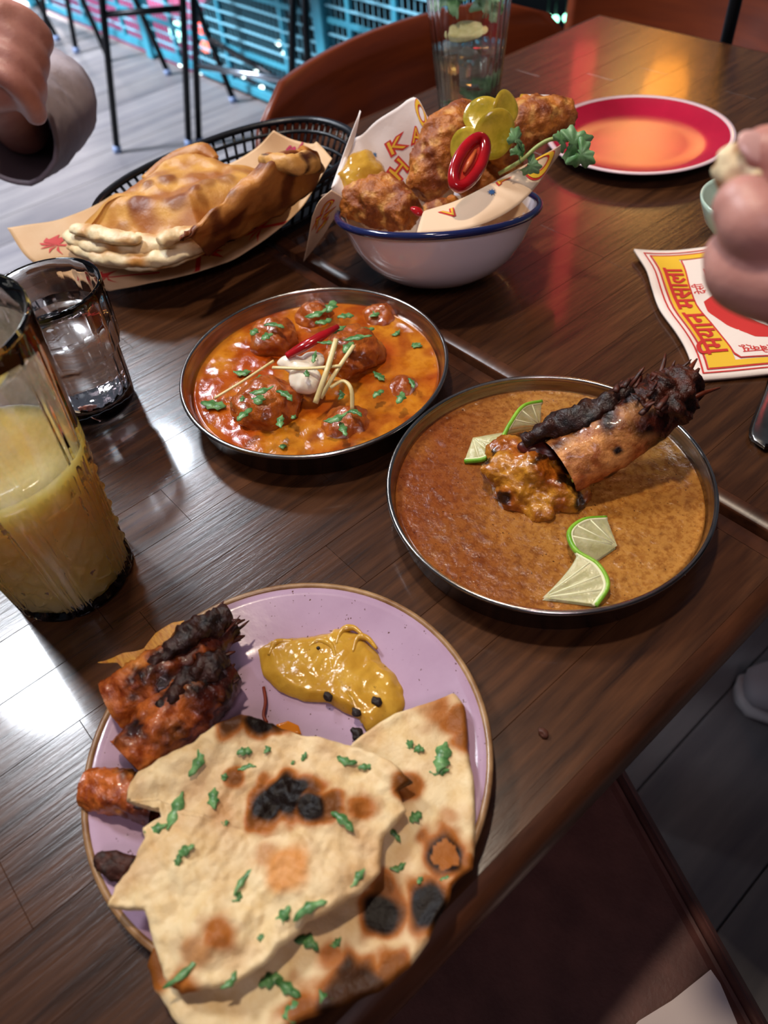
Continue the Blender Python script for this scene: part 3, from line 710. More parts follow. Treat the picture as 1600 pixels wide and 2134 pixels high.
# ---- prawn shells on the plate
M_shell = mat('grilled_shell', (1, 1, 1), .25, attr=True, var=(.45, .28, .2), vscale=110, ramp=(.40, .62), bump=.0016, bscale=200, coat=.2)
ORG, DRK, RST = hx('#c4682a'), hx('#150805'), hx('#5e2410')
def prawn_head(path, rad, label, char_from=.45, spk=26, fin=None, seed=0, splen=.018):
    P0 = path[0]; t = thing('prawn_shell', label, 'prawn', Vector((P0.x, P0.y, PC.z+.006)))
    pts = smooth_path(path, 60)
    def colf(v):
        s = min(range(len(pts)), key=lambda i: (pts[i]-v).length)/(len(pts)-1)
        k = sst(char_from-.3, char_from+.2, s+.5*nz(v, 80, seed)+.3*nz(v, 260, seed))
        return lerp3(lerp3(ORG, hx('#e8a452'), max(0, nz(v, 60, 5))), lerp3(RST, DRK, max(0, min(1, .5+1.5*nz(v, 110, 2)))), k)
    V, F = otube(path, rad, 48, 70, .22, 95, seed, cap=False)
    mesh('shell', V, F, M_shell, t, col=[colf(v) for v in V])
    V, F = otube(path[:2], [rad[0]*.86, rad[0]*.6, rad[0]*.1], 30, 20, .1, 90, seed+3)
    mesh('flesh', V, F, mat('shell_inside', hx('#b5602a'), .3, var=hx('#6a3a14'), vscale=120, bump=.0008, bscale=200), t)
    e, d = path[-1], path[-1]-path[-2]
    mesh('charred_fibres', *spikes(e-d.normalized()*.004, d, spk, .55, splen, .0011, rad[-1]*1.5, seed), mat('char_fibre', hx('#2a120a'), .5, var=hx('#5a2412'), vscale=200), t)
    mid = path[len(path)//2]; d2 = path[-1]-path[0]
    if spk > 12:
        tp_ = [p_+Vector((0, 0, rad[1]*.85)) for p_ in path[len(path)//2-1:]]
        V, F = otube(tp_, [.003, .0065, .007, .004], 18, 40, .6, 150, seed+5); mesh('burnt_crust', V, F, mat('black_char', hx('#120c0b'), .32, var=hx('#3a1a10'), vscale=120, bump=.0015, bscale=260), t)
    if fin: mesh('fin', *fin, mat('fin_membrane', hx('#c9963a'), .3, var=hx('#a86a24'), vscale=150, bump=.0004, bscale=250, stretch=(1, 5, 1)), t)
fo = inpx([(202, 1380), (235, 1372), (255, 1362), (300, 1352), (325, 1318), (360, 1298), (385, 1292), (372, 1330), (350, 1375), (310, 1400), (262, 1400), (246, 1383)], .036)
finm = patch(fo, lambda x, y, r: .036+.003*nz((x, y, 0), 80), .0012, 14, 90, edge=.1)
prawn_head([T(238, 1470, .024), T(330, 1415, .028), T(420, 1345, .027), T(490, 1305, .025)], [.0135, .0155, .013, .007], 'upper prawn head shell with a yellow fin and spiky charred end', .35, 30, finm, 1)
prawn_head([T(268, 1585, .021), T(350, 1505, .022), T(430, 1430, .022), T(480, 1390, .022)], [.0125, .0165, .017, .010], 'lower orange prawn head shell, charred end beside the mustard', .42, 26, None, 4, .012)
prawn_head([T(182, 1640, .0185), T(250, 1650, .019), T(330, 1680, .016)], [.0095, .0115, .009], 'small orange prawn tail piece poking out from under the naan', .75, 10, None, 8, .008)

# ---- thin brown curry with the king prawn
CURH = .0165
rc = [(RC.x+.0975*math.cos(a), RC.y+.0975*math.sin(a)) for a in [2*PI*k/160 for k in range(160)]]
def hc(x, y, r): return CURH-.0045+(.0006*nz((x, y, 0), 60)+.0004*nz((x, y, 0), 170))*(1-sst(.92, 1, r))+.0012*sst(.95, 1, r)
V, F = patch(rc, hc, .009, 60, 220, edge=.02)
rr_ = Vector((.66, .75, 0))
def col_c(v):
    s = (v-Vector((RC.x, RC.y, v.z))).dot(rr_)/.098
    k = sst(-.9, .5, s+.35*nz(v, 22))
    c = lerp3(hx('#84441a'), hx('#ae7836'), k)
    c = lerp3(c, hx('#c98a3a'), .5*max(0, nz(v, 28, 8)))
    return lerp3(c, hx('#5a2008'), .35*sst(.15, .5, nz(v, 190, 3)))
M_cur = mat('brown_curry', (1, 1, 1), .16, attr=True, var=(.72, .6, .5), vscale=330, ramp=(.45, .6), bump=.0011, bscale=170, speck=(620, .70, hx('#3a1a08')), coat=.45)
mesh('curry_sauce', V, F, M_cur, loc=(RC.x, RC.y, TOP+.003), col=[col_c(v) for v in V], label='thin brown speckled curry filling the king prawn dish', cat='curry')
kp = thing('king_prawn', 'large grilled king prawn leaning out of the brown curry', 'prawn', T(1110, 1010, CURH))
ax = [T(1165, 975, .034), T(1230, 935, .041), T(1300, 893, .050), T(1375, 845, .058)]
pts_k = smooth_path(ax, 60)
def colk(v):
    s = min(range(len(pts_k)), key=lambda i: (pts_k[i]-v).length)/(len(pts_k)-1)
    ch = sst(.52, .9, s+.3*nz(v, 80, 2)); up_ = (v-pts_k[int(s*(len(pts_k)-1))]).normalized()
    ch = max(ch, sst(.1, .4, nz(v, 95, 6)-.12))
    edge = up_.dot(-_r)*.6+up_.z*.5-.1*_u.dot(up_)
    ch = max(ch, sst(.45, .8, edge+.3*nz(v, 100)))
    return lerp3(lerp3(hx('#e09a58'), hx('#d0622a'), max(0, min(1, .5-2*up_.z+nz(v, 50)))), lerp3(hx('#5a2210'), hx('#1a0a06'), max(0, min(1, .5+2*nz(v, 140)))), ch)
V, F = otube(ax, [.0185, .0205, .020, .017], 48, 70, .08, 70, 3, cap=False); mesh('shell', V, F, M_shell, kp, col=[colk(v) for v in V])
fl_ = [blob(T(1095, 985, .026), (.026, .019, .016), rot=(0, 0, .9), amp=.3, ns=60, seed=2), blob(T(1075, 1020, .021), (.016, .014, .011), amp=.35, ns=80, seed=5), blob(T(1165, 1030, .021), (.020, .013, .012), rot=(0, 0, .9), amp=.3, ns=80, seed=7), blob(T(1060, 950, .026), (.016, .012, .012), amp=.3, ns=80, seed=8), blob(T(1120, 1060, .017), (.013, .010, .008), amp=.3, ns=80, seed=9)]
def colfl(v):
    c = lerp3(hx('#c98a2a'), hx('#a85a18'), max(0, min(1, .5+1.6*nz(v, 75))))
    return lerp3(c, hx('#1a0e08'), .95*sst(.22, .4, nz(v, 85, 14)))
fuse(fl_, .0014, mat('sauced_flesh', (1, 1, 1), .2, attr=True, var=(.6, .5, .4), vscale=200, bump=.0012, bscale=170, coat=.3), 'flesh', kp, 3, colfl, disp=lambda v: .0012*nz(v, 260)+.0008*nz(v, 600))
# solid dark blob, its colour painting the shade inside the split shell
mesh('hollow_shade', *blob(T(1135, 938, .040), (.017, .007, .005), rot=(0, .1, .72), amp=.3, ns=100, sub=4), mat('dark_hollow_shade', hx('#2c0d07'), .35, var=hx('#5a1e0e'), vscale=160), kp)
ridge = smooth_path([T(1090, 920, .046), T(1150, 890, .054), T(1230, 865, .061), T(1310, 815, .068)], 30)
V, F = otube(ridge, [.004, .0075, .0085, .007], 18, 40, .5, 140, 5); mesh('burnt_ridge', V, F, mat('black_char', hx('#120c0b'), .32, var=hx('#3a1a10'), vscale=120, bump=.0015, bscale=260), kp)
hd = [T(1335, 868, .055), T(1390, 830, .062), T(1440, 790, .068)]
V, F = otube(hd, [.0165, .0175, .011], 40, 40, .35, 130, 9); mesh('head', V, F, mat('brown_head', hx('#54200f'), .35, var=hx('#1d0b07'), vscale=130, bump=.002, bscale=230), kp)
dk = hd[2]-hd[1]
M_fib = mat('char_fibre', hx('#2a120a'), .5)
mesh('antenna_stubs', *spikes(hd[2]-dk*.2, dk, 34, .6, .016, .0013, .018, 21), M_fib, kp)
mesh('side_bristles', *spikes(T(1345, 815, .072), T(1390, 770, .075)-T(1345, 815, .072), 30, .8, .012, .0010, .022, 23), M_fib, kp)
for a, b in (((1405, 850), (1500, 808)), ((1420, 800), (1452, 748)), ((1330, 800), (1335, 770))):
    A_, B_ = T(*a, .062), T(*b, .068); mesh('feeler', *tube([A_, A_.lerp(B_, .6)+Vector((0, 0, .002)), B_], [.0022, .0016, .0006], 7), mat('rust_feeler', hx('#6a2a14'), .4), kp)
mesh('leg_sprig', *spikes(T(1185, 1050, .020), T(1170, 1090, .017)-T(1185, 1050, .024), 10, .5, .014, .0013, .006, 31), mat('pale_fibre', hx('#b59a3a'), .35), kp)
# lime twists
M_rind = mat('lime_rind', hx('#5f9a1e'), .3, var=hx('#8fbf3a'), vscale=60, bump=.0003, bscale=400)
M_pith = mat('lime_pith', hx('#e6e3b8'), .5)
M_pulp = mat('lime_pulp', hx('#c9c48a'), .12, var=hx('#e6dfae'), vscale=120, stretch=(1, 1, 1), bump=.0006, bscale=260, trans=.35, sss=.2)
def lime_twist(peel, c1, c2, label, sw=.5):
    """a slice cut to its centre and twisted: rind follows an S, pulp fans to one centre then to the other"""
    P = smooth_path(peel, 48); m = len(P); t = thing('lime_twist', label, 'lime', sum(P, Vector((0, 0, 0)))/m)
    V, F = [], []; rows = 10
    for i, p in enumerate(P):
        s = i/(m-1); c = c1.lerp(c2, sst(sw-.08, sw+.08, s))
        for j in range(rows+1):
            q = j/rows; k = .97-.97*q*(1-.15*0)
            v = c.lerp(p, k); seg = .0004*math.sin(s*PI*16)*(1-abs(2*q-1))
            V.append(v+Vector((0, 0, .0013+seg)))
    n1 = len(V); V += [v-Vector((0, 0, .0026)) for v in V[:n1]]
    for i in range(m-1):
        for j in range(rows):
            a = i*(rows+1)+j; f = (a, a+1, a+rows+2, a+rows+1); F.append(f); F.append(tuple(k+n1 for k in f[::-1]))
    mesh('pulp', V, F, M_pulp, t)
    for i in range(1, 8):   # membranes between the segments
        j = int(i*(m-1)/8); s = j/(m-1); c = c1.lerp(c2, sst(sw-.08, sw+.08, s)); a_, b_ = c.lerp(P[j], .12), c.lerp(P[j], .93)
        mesh('membrane', *tube([a_+Vector((0, 0, .0012)), b_+Vector((0, 0, .0012))], .0005, 5), M_pith, t)
    ctr = [c1.lerp(c2, sst(sw-.08, sw+.08, i/(m-1))) for i in range(m)]
    mesh('pith', *tube([p.lerp(c, .045) for p, c in zip(P, ctr)], .0013, 8, flat=(1, 1.4)), M_pith, t)
    mesh('rind', *tube(P, .0016, 10, flat=(1, 1.25)), M_rind, t)
z1 = CURH
lime_twist([T(1128, 838, z1+.010), T(1090, 848, z1+.014), T(1062, 885, z1+.012), T(1040, 925, z1+.008), T(1012, 955, z1+.004), T(968, 962, z1+.001)], T(1125, 890, z1+.001), T(985, 915, z1+.003), 'lime twist curling behind the king prawn')
lime_twist([T(1262, 1080, z1+.003), T(1215, 1085, z1+.008), T(1186, 1110, z1+.010), T(1200, 1148, z1+.010), T(1245, 1178, z1+.009), T(1265, 1220, z1+.006), T(1240, 1262, z1+.002)], T(1285, 1140, z1+.001), T(1130, 1248, z1+.001), 'lime twist lying in front of the king prawn')

# ---- orange kofta curry
lc = [(LC.x+.0955*math.cos(a), LC.y+.0955*math.sin(a)) for a in [2*PI*k/160 for k in range(160)]]
V, F = patch(lc, lambda x, y, r: .0105+(.0011*nz((x, y, 0), 48)+.0005*nz((x, y, 0), 140))*(1-sst(.92, 1, r))+.001*sst(.95, 1, r), .009, 60, 220, edge=.02)
def col_l(v):
    c = lerp3(hx('#a8480e'), hx('#c27a1c'), max(0, min(1, .5+1.3*nz(v, 30, 4))))
    return lerp3(c, hx('#8a2e08'), .6*sst(.1, .45, nz(v, 60, 9)))
mesh('curry_sauce', V, F, mat('orange_curry', (1, 1, 1), .14, attr=True, var=(.8, .66, .45), vscale=140, ramp=(.45, .65), bump=.0006, bscale=110, coat=.4), loc=(LC.x, LC.y, TOP+.003), col=[col_l(v) for v in V], label='creamy orange curry sauce around the koftas', cat='curry')
M_kof = mat('kofta', hx('#8a3a10'), .22, var=hx('#b5601c'), vscale=70, bump=.0014, bscale=150, coat=.35)
for i, (x, y, r, h, lab) in enumerate(((570, 706, .021, .022, 'kofta ball at the back of the orange curry with a leaf on it'), (556, 846, .026, .022, 'largest kofta at the front of the orange curry covered in herbs'), (735, 738, .025, .024, 'tall kofta in the centre under the ginger sticks'), (655, 662, .018, .017, 'half sunk kofta at the rear of the orange curry'), (722, 888, .020, .014, 'sauce covered kofta at the front under a herb cluster'), (838, 815, .014, .014, 'small kofta lump near the dish side with one leaf'), (790, 668, .018, .013, 'submerged kofta mound by the rear right rim'))):
    mesh('kofta', *blob(T(x, y, h-.004), (r, r*.92, r*.72), rot=(0, 0, i), amp=.22, ns=70, sub=5, seed=i+3), M_kof, label=lab, cat='kofta', group='koftas in the orange curry')
yo = thing('yogurt_dollop', 'white yogurt dollop in the middle of the orange curry', 'yogurt', T(630, 780, .02))
fuse([blob(T(635, 790, .033), (.013, .011, .009), amp=.3, ns=90), blob(T(612, 760, .034), (.014, .008, .006), rot=(0, 0, .5), amp=.3, ns=90, seed=3), blob(T(655, 748, .036), (.010, .008, .005), amp=.3, ns=90, seed=5)], .0012, mat('yogurt', hx('#efe4d0'), .3, sss=.2), 'dollop', yo, 12)
M_ging = mat('ginger', hx('#e6d6a0'), .35, var=hx('#d2ba78'), vscale=60)
for i, (a, hts, r, lab) in enumerate((([(700, 708), (680, 775), (657, 840)], (.052, .046, .030), .0022, 'thick upright ginger stick beside the yogurt'), ([(737, 720), (700, 775), (668, 830)], (.048, .043, .030), .0018, 'slim ginger stick leaning over the central kofta'), ([(570, 752), (505, 795), (447, 830)], (.040, .026, .018), .0013, 'long thin ginger strand reaching to the left rim'), ([(568, 766), (640, 768), (712, 762)], (.040, .044, .046), .0015, 'pale ginger strip lying across the yogurt'), ([(688, 808), (715, 794), (732, 812), (734, 856)], (.036, .038, .036, .024), .0016, 'curled ginger strand hooked over the sauce'))):
    mesh('ginger_stick', *tube(smooth_path([T(x, y, h) for (x, y), h in zip(a, hts)], 16), r, 6, flat=(1, .7)), M_ging, label=lab, cat='ginger')
M_chil = mat('red_chilli', hx('#b5121a'), .15, var=hx('#8a0c14'), vscale=40, coat=.5)
mesh('chilli_strip', *otube([T(597, 742, .042), T(650, 712, .049), T(704, 680, .050)], [.003, .0048, .0042, .0025], 16, 30, .1, 100, 2, squash=(1, .7)), M_chil, label='shiny red chilli strip on top of the orange curry', cat='chilli')
# ---- herbs
M_herb = mat('coriander', hx('#2c5f2a'), .35, var=hx('#7aa86a'), vscale=160)
def shred(p, ang, L, w, bend=.3, seed=0):
    """a cut piece of leaf: small curved lobed blade with thickness"""
    d = Vector((math.cos(ang), math.sin(ang), 0)); n = Vector((-d.y, d.x, 0)); V, F = [], []; m = 9; rg = random.Random(seed)
    for sgn in (1, -1):
        for i in range(m):
            s = i/(m-1)*2-1; ww = w*(1-s*s*.85)*(1+.35*math.sin(i*2.1+seed))
            c = p+d*(s*L/2)+n*(bend*L*.4*(s*s-.4))+Vector((0, 0, .0007*math.cos(s*2+seed)+.00025*sgn))
            V += [c+n*ww/2+Vector((0, 0, .0006*math.sin(i+seed))), c-n*ww/2]
    for i in range(m-1):
        a = 2*i; b = 2*m+2*i; F += [(a, a+1, a+3, a+2), (b+2, b+3, b+1, b), (a, a+2, b+2, b), (a+1, b+1, b+3, a+3)]
    F += [(0, 2*m, 2*m+1, 1), (2*m-2, 2*m-1, 4*m-1, 4*m-2)]
    return V, F
def herb(x, y, h, angpx, Lpx, wpx, lab, grp, seed):
    p = T(x, y, h); sc_ = (p-CAMPOS).length/FPX
    q = T(x+10*math.cos(angpx), y-10*math.sin(angpx), h); a = math.atan2(q.y-p.y, q.x-p.x)
    mesh('coriander_shred', *shred(p+Vector((0, 0, .0006)), a, Lpx*sc_, wpx*sc_*1.25, random.Random(seed).uniform(-.4, .5), seed), M_herb, label=lab, cat='herb', group=grp)
def hz_naan(x, y, f, th):
    h = .03
    for _ in range(4): p = T(x, y, h); h = f(p.x, p.y, .5)+th/2
    return h
for i, (x, y, a, L, wd) in enumerate(((412, 1588, 1.2, 62, 16), (510, 1568, .2, 30, 14), (557, 1562, 1.3, 22, 10), (515, 1600, .2, 36, 9), (468, 1620, 1.2, 14, 10), (634, 1578, 1.0, 18, 8), (722, 1587, -.3, 44, 12), (762, 1600, .1, 30, 10), (446, 1665, 1.6, 44, 16), (366, 1690, 1.2, 74, 18), (325, 1728, .3, 44, 14), (385, 1775, .5, 40, 14), (372, 1795, 1.4, 22, 10), (715, 1712, -.7, 58, 14), (510, 1835, .9, 62, 9), (495, 1870, 1.0, 22, 12), (745, 1830, .9, 42, 12), (590, 1910, .9, 40, 16), (645, 1896, .5, 70, 14), (385, 2025, .75, 84, 10), (480, 2045, .9, 36, 10), (545, 1955, .2, 14, 10), (470, 1715, .2, 14, 8), (610, 1590, .4, 10, 6))):
    herb(x, y, hz_naan(x, y, hu, .0055), a, L, wd, 'green coriander shred on the upper naan', 'coriander on the upper naan', i)
for i, (x, y, a, L, wd) in enumerate(((921, 1578, 1.3, 66, 26), (915, 1607, .1, 40, 14), (853, 1552, .6, 18, 14), (872, 1563, -.1, 24, 12), (866, 1704, .6, 28, 16), (822, 1740, -.8, 36, 8), (830, 1808, .4, 32, 10), (875, 1835, 1, 16, 8), (930, 1832, .1, 26, 8), (640, 1965, -.4, 50, 16), (600, 2060, -.6, 56, 14), (565, 2045, .3, 44, 18), (680, 2082, -.7, 36, 12), (612, 2108, .6, 40, 24), (700, 1965, .6, 24, 10))):
    herb(x, y, hz_naan(x, y, hl, .0062), a, L, wd, 'green coriander shred on the lower naan', 'coriander on the lower naan', 40+i)
for i, (x, y, h, a, L, wd) in enumerate(((556, 702, .037, .3, 26, 16), (530, 693, .034, .8, 20, 14), (572, 680, .036, -.1, 44, 10), (445, 845, .017, -.1, 54, 20), (505, 777, .017, .1, 36, 14), (540, 790, .022, .4, 40, 12), (545, 815, .042, .2, 52, 12), (540, 834, .043, 1.2, 26, 20), (510, 865, .038, .7, 44, 14), (595, 825, .042, -.5, 46, 12), (585, 880, .034, 1.5, 44, 12), (612, 870, .030, 1, 14, 8), (505, 832, .036, 1.4, 14, 8), (660, 655, .030, .3, 50, 14), (690, 640, .028, 1.0, 40, 18), (675, 672, .040, .3, 36, 14), (700, 690, .046, .5, 50, 12), (680, 715, .05, .0, 36, 8), (655, 745, .046, 1.3, 38, 7), (745, 705, .046, .1, 60, 12), (725, 725, .046, .8, 36, 14), (765, 688, .034, .1, 30, 10), (720, 660, .026, .2, 34, 14), (780, 655, .02, .9, 30, 12), (825, 695, .016, .5, 24, 8), (868, 720, .015, -.5, 26, 14), (835, 830, .028, 1.1, 34, 14), (788, 822, .024, .6, 30, 12), (858, 800, .022, -1.0, 30, 8), (790, 785, .017, -.6, 34, 12), (710, 825, .022, 1.4, 30, 9), (700, 872, .031, .3, 54, 14), (715, 895, .028, -1.2, 50, 12), (740, 862, .028, -.3, 36, 10), (590, 932, .016, 1.3, 16, 12), (640, 780, .044, -1.2, 18, 8))):
    herb(x, y, h, a, L, wd, 'green coriander shred scattered over the orange curry', 'coriander on the orange curry', 80+i)
# ------------------------------------------------------------------ papers, basket, bread, chicken
def coons(b0, b1, l0, l1, nu=40, nv=40, sag=None, th=.0005):
    """sheet from four boundary curves: b0,b1 run along u (v=0,1); l0,l1 run along v (u=0,1); returns verts, faces, S(u,v)"""
    def ev(P, t):
        x = t*(len(P)-1); i = min(int(x), len(P)-2); return P[i].lerp(P[i+1], x-i)
    c = [smooth_path(k, 40) for k in (b0, b1, l0, l1)]
    def S(u, v):
        p = ev(c[0], u)*(1-v)+ev(c[1], u)*v+ev(c[2], v)*(1-u)+ev(c[3], v)*u
        p = p-(c[0][0]*(1-u)*(1-v)+c[0][-1]*u*(1-v)+c[1][0]*(1-u)*v+c[1][-1]*u*v)
        if sag: p = p+sag(u, v, p)
        return p
    G = [[S(i/nu, j/nv) for j in range(nv+1)] for i in range(nu+1)]
    V, F = [], []
    for sgn in (1, -1):
        for i in range(nu+1):
            for j in range(nv+1):
                a = G[min(i+1, nu)][j]-G[max(i-1, 0)][j]; b = G[i][min(j+1, nv)]-G[i][max(j-1, 0)]
                n = a.cross(b); n = n.normalized() if n.length > 1e-12 else Vector((0, 0, 1))
                V.append(G[i][j]+n*(sgn*th/2))
    n1 = (nu+1)*(nv+1)
    for i in range(nu):
        for j in range(nv):
            a = i*(nv+1)+j; f = (a, a+nv+1, a+nv+2, a+1); F.append(f); F.append(tuple(k+n1 for k in f[::-1]))
    ring = [i*(nv+1) for i in range(nu+1)]+[nu*(nv+1)+j for j in range(1, nv+1)]+[i*(nv+1)+nv for i in range(nu-1, -1, -1)]+[j for j in range(nv-1, 0, -1)]
    for k in range(len(ring)): a, b = ring[k], ring[(k+1) % len(ring)]; F.append((a, a+n1, b+n1, b))
    def SN(u, v, e):
        d = .004; a = S(min(1, u+d), v)-S(max(0, u-d), v); b = S(u, min(1, v+d))-S(u, max(0, v-d)); n = a.cross(b)
        n = n.normalized() if n.length > 1e-12 else Vector((0, 0, 1))
        if n.dot(CAMPOS-S(u, v)) < 0: n = -n
        return S(u, v)+n*e
    return V, F, SN
def decal(name, vf, SN, m, parent, u0, v0, ang, su, sv, e=.0006, bend=None):
    """flat print laid on a sheet: 2D mesh rotated by ang, scaled, centred at (u0,v0) in sheet coordinates"""
    V2, F2 = vf; ca, sa_ = math.cos(ang), math.sin(ang); V = []
    for x, y in V2:
        a, b = x*ca-y*sa_, x*sa_+y*ca
        if bend: a, b = bend(a, b)
        V.append(SN(min(1, max(0, u0+a*su)), min(1, max(0, v0+b*sv)), e))
    return mesh(name, V, F2, m, parent, smooth=False)
def text_fat(s, size, off):
    cu = bpy.data.curves.new('t', 'FONT'); cu.body = s; cu.size = size; cu.align_x = 'CENTER'; cu.align_y = 'CENTER'; cu.resolution_u = 3; cu.offset = off
    o = bpy.data.objects.new('t', cu); C.objects.link(o); dg = bpy.context.evaluated_depsgraph_get(); dg.update()
    me = o.evaluated_get(dg).to_mesh(); V = [(v.co.x, v.co.y) for v in me.vertices]; F = [tuple(p.vertices) for p in me.polygons]
    o.evaluated_get(dg).to_mesh_clear(); bpy.data.objects.remove(o); bpy.data.curves.remove(cu); return V, F
M_pred = mat('red_print', hx('#c8302c'), .6); M_pyel = mat('yellow_print', hx('#e8b830'), .6); M_pblu = mat('blue_print', hx('#3a6a9a'), .6); M_ppnk = mat('magenta_print', hx('#b8325a'), .6)
def grid2d(x0, x1, y0, y1, n=14, m=3):
    V = [(x0+(x1-x0)*i/n, y0+(y1-y0)*j/m) for i in range(n+1) for j in range(m+1)]
    return V, [(i*(m+1)+j, (i+1)*(m+1)+j, (i+1)*(m+1)+j+1, i*(m+1)+j+1) for i in range(n) for j in range(m)]
def poly2d(pts, n=60):
    O = resample(pts, n); c = sum(O, Vector((0, 0)))/n
    V = [(c.x, c.y)]; F = []
    for k in (.33, .66, 1): V += [tuple(c.lerp(p, k)) for p in O]
    F = [(0, 1+i, 1+(i+1) % n) for i in range(n)]
    for r in range(2):
        F += [(1+r*n+i, 1+(r+1)*n+i, 1+(r+1)*n+(i+1) % n, 1+r*n+(i+1) % n) for i in range(n)]
    return V, F
# ---- printed napkin (u runs away to the right, v towards the curry)
A_ = T(1318, 533); B_ = T(1452, 800); ab = (B_-A_); sd = ab.length; pv = ab.normalized(); pu = Vector((-pv.y, pv.x, 0))
if pu.dot(_r) < 0: pu = -pu
def np_(u, v): return A_+pu*(u*sd)+pv*(v*sd)+Vector((0, 0, .0012+.0016*(1+nz((u*3, v*3, 1)))+.003*max(0, .12-u)/.12*(1-v)))
V, F, SN = coons([np_(i/6, 0)+pv*(.003*math.sin(i)) for i in range(7)], [np_(i/6, 1) for i in range(7)], [np_(0, i/6)+pu*(.0025*math.sin(i*1.7)) for i in range(7)], [np_(1, i/6) for i in range(7)], 40, 40, lambda u, v, p: Vector((0, 0, .0010*nz((u*5, v*5, 2)))), .0022)
nk = thing('printed_napkin', 'paper napkin printed red and yellow with Devanagari lettering', 'napkin', A_+pu*sd/2+pv*sd/2)
mesh('sheet', V, F, mat('napkin_tissue', hx('#ead9cc'), .85, bump=.00015, bscale=500), nk)
def fr(ins, w, m, nm, e):   # rectangular line frame
    for (x0, x1, y0, y1) in ((ins, 1-ins, ins, ins+w), (ins, 1-ins, 1-ins-w, 1-ins), (ins, ins+w, ins, 1-ins), (1-ins-w, 1-ins, ins, 1-ins)):
        decal(nm, grid2d(x0, x1, y0, y1, 20, 20) if False else grid2d(x0, x1, y0, y1, 16, 16), SN, m, nk, 0, 0, 0, 1, 1, e)
E0 = .0017
fr(.032, .007, M_pred, 'border_line', E0); fr(.054, .008, M_pred, 'border_line', E0)
for q in ((.064, .18, .064, .936), (.82, .936, .064, .936), (.18, .82, .064, .10), (.18, .82, .90, .936)): decal('yellow_band', grid2d(*q, 16, 24), SN, M_pyel, nk, 0, 0, 0, 1, 1, E0)
pan = [(.19, .115), (.35, .11), (.65, .11), (.81, .115), (.83, .5), (.81, .885), (.65, .89), (.35, .89), (.19, .885), (.165, .5)]
PAPER = mat('napkin_tissue', hx('#ead9cc'), .85)
decal('panel_line', poly2d([((x-.5)*1.02+.5, (y-.5)*1.015+.5) for x, y in pan]), SN, M_pred, nk, 0, 0, 0, 1, 1, E0+.0002)
decal('panel', poly2d(pan), SN, PAPER, nk, 0, 0, 0, 1, 1, E0+.0004)
E1 = E0+.0006
def flipy(vf): return [(x, -y) for x, y in vf[0]], vf[1]
for uu, ang in ((.122, -PI/2), (.878, PI/2)):
    k_ = 1 if uu < .5 else -1
    decal('lettering', flipy(text_fat('मसाला', .135, .003)), SN, M_pred, nk, uu, .5-k_*.155, ang, 1, 1, E1)
    decal('lettering', flipy(text_fat('\u093fमयान', .135, .003)), SN, M_pred, nk, uu, .5+k_*.20, ang, 1, 1, E1)
decal('small_lettering', flipy(text_fat('देसी', .06, .001)), SN, M_pred, nk, .215, .36, -PI/2, 1, 1, E1)
decal('small_lettering', flipy(text_fat('चटपट', .06, .002)), SN, M_pred, nk, .285, .27, -PI/2, 1, 1, E1)
decal('small_lettering', flipy(text_fat('र बारबेक्यू', .055, .001)), SN, M_pred, nk, .33, .84, PI, 1, 1, E1)
decal('hair_print', poly2d([(.20, .47), (.26, .42), (.36, .42), (.47, .46), (.54, .55), (.55, .66), (.50, .74), (.41, .78), (.31, .76), (.23, .66), (.19, .55)]), SN, M_pred, nk, 0, 0, 0, 1, 1, E1)
decal('face_print', poly2d([(.31, .49), (.38, .47), (.45, .52), (.48, .60), (.46, .68), (.41, .72), (.36, .66), (.32, .58)]), SN, PAPER, nk, 0, 0, 0, 1, 1, E1+.0002)
for q in ((.355, .555), (.42, .60)): decal('glasses_print', ring2d(0, .035), SN, M_pred, nk, q[0], q[1], 0, 1, 1, E1+.0004)
# ---- black plastic basket
KC = Vector((-.690, .366, TOP)); KA, KB, KH = .142, .086, .046
bk = thing('bread_basket', 'black oval plastic lattice basket under the flaky bread', 'basket', KC)
M_bpl = mat('black_plastic', hx('#15161b'), .3, bump=.0002, bscale=200)
def oval(s, z, n=72): return [KC+Vector((KB*s*math.copysign(abs(math.cos(a))**.85, math.cos(a)), KA*s*math.copysign(abs(math.sin(a))**.85, math.sin(a)), z)) for a in [2*PI*k/n for k in range(n)]]
mesh('rim', *tube(oval(1, KH-.003), .0034, 8, closed=True, flat=(1.3, 1)), M_bpl, bk)
for s, z in ((.86, .007), (.905, .021), (.95, .033)): mesh('hoop', *tube(oval(s, z), .0019, 6, closed=True), M_bpl, bk)
o0, o1 = oval(.85, .004), oval(1, KH-.003)
for i in range(0, 72, 1): mesh('rib', *tube([o0[i], o1[i]], .0017, 5), M_bpl, bk)
ob = oval(.86, 0); ot = oval(.86, .005)
mesh('base', ob+ot, [tuple(range(71, -1, -1)), tuple(range(72, 144))]+[(k, (k+1) % 72, (k+1) % 72+72, k+72) for k in range(72)], M_bpl, bk, smooth=False)
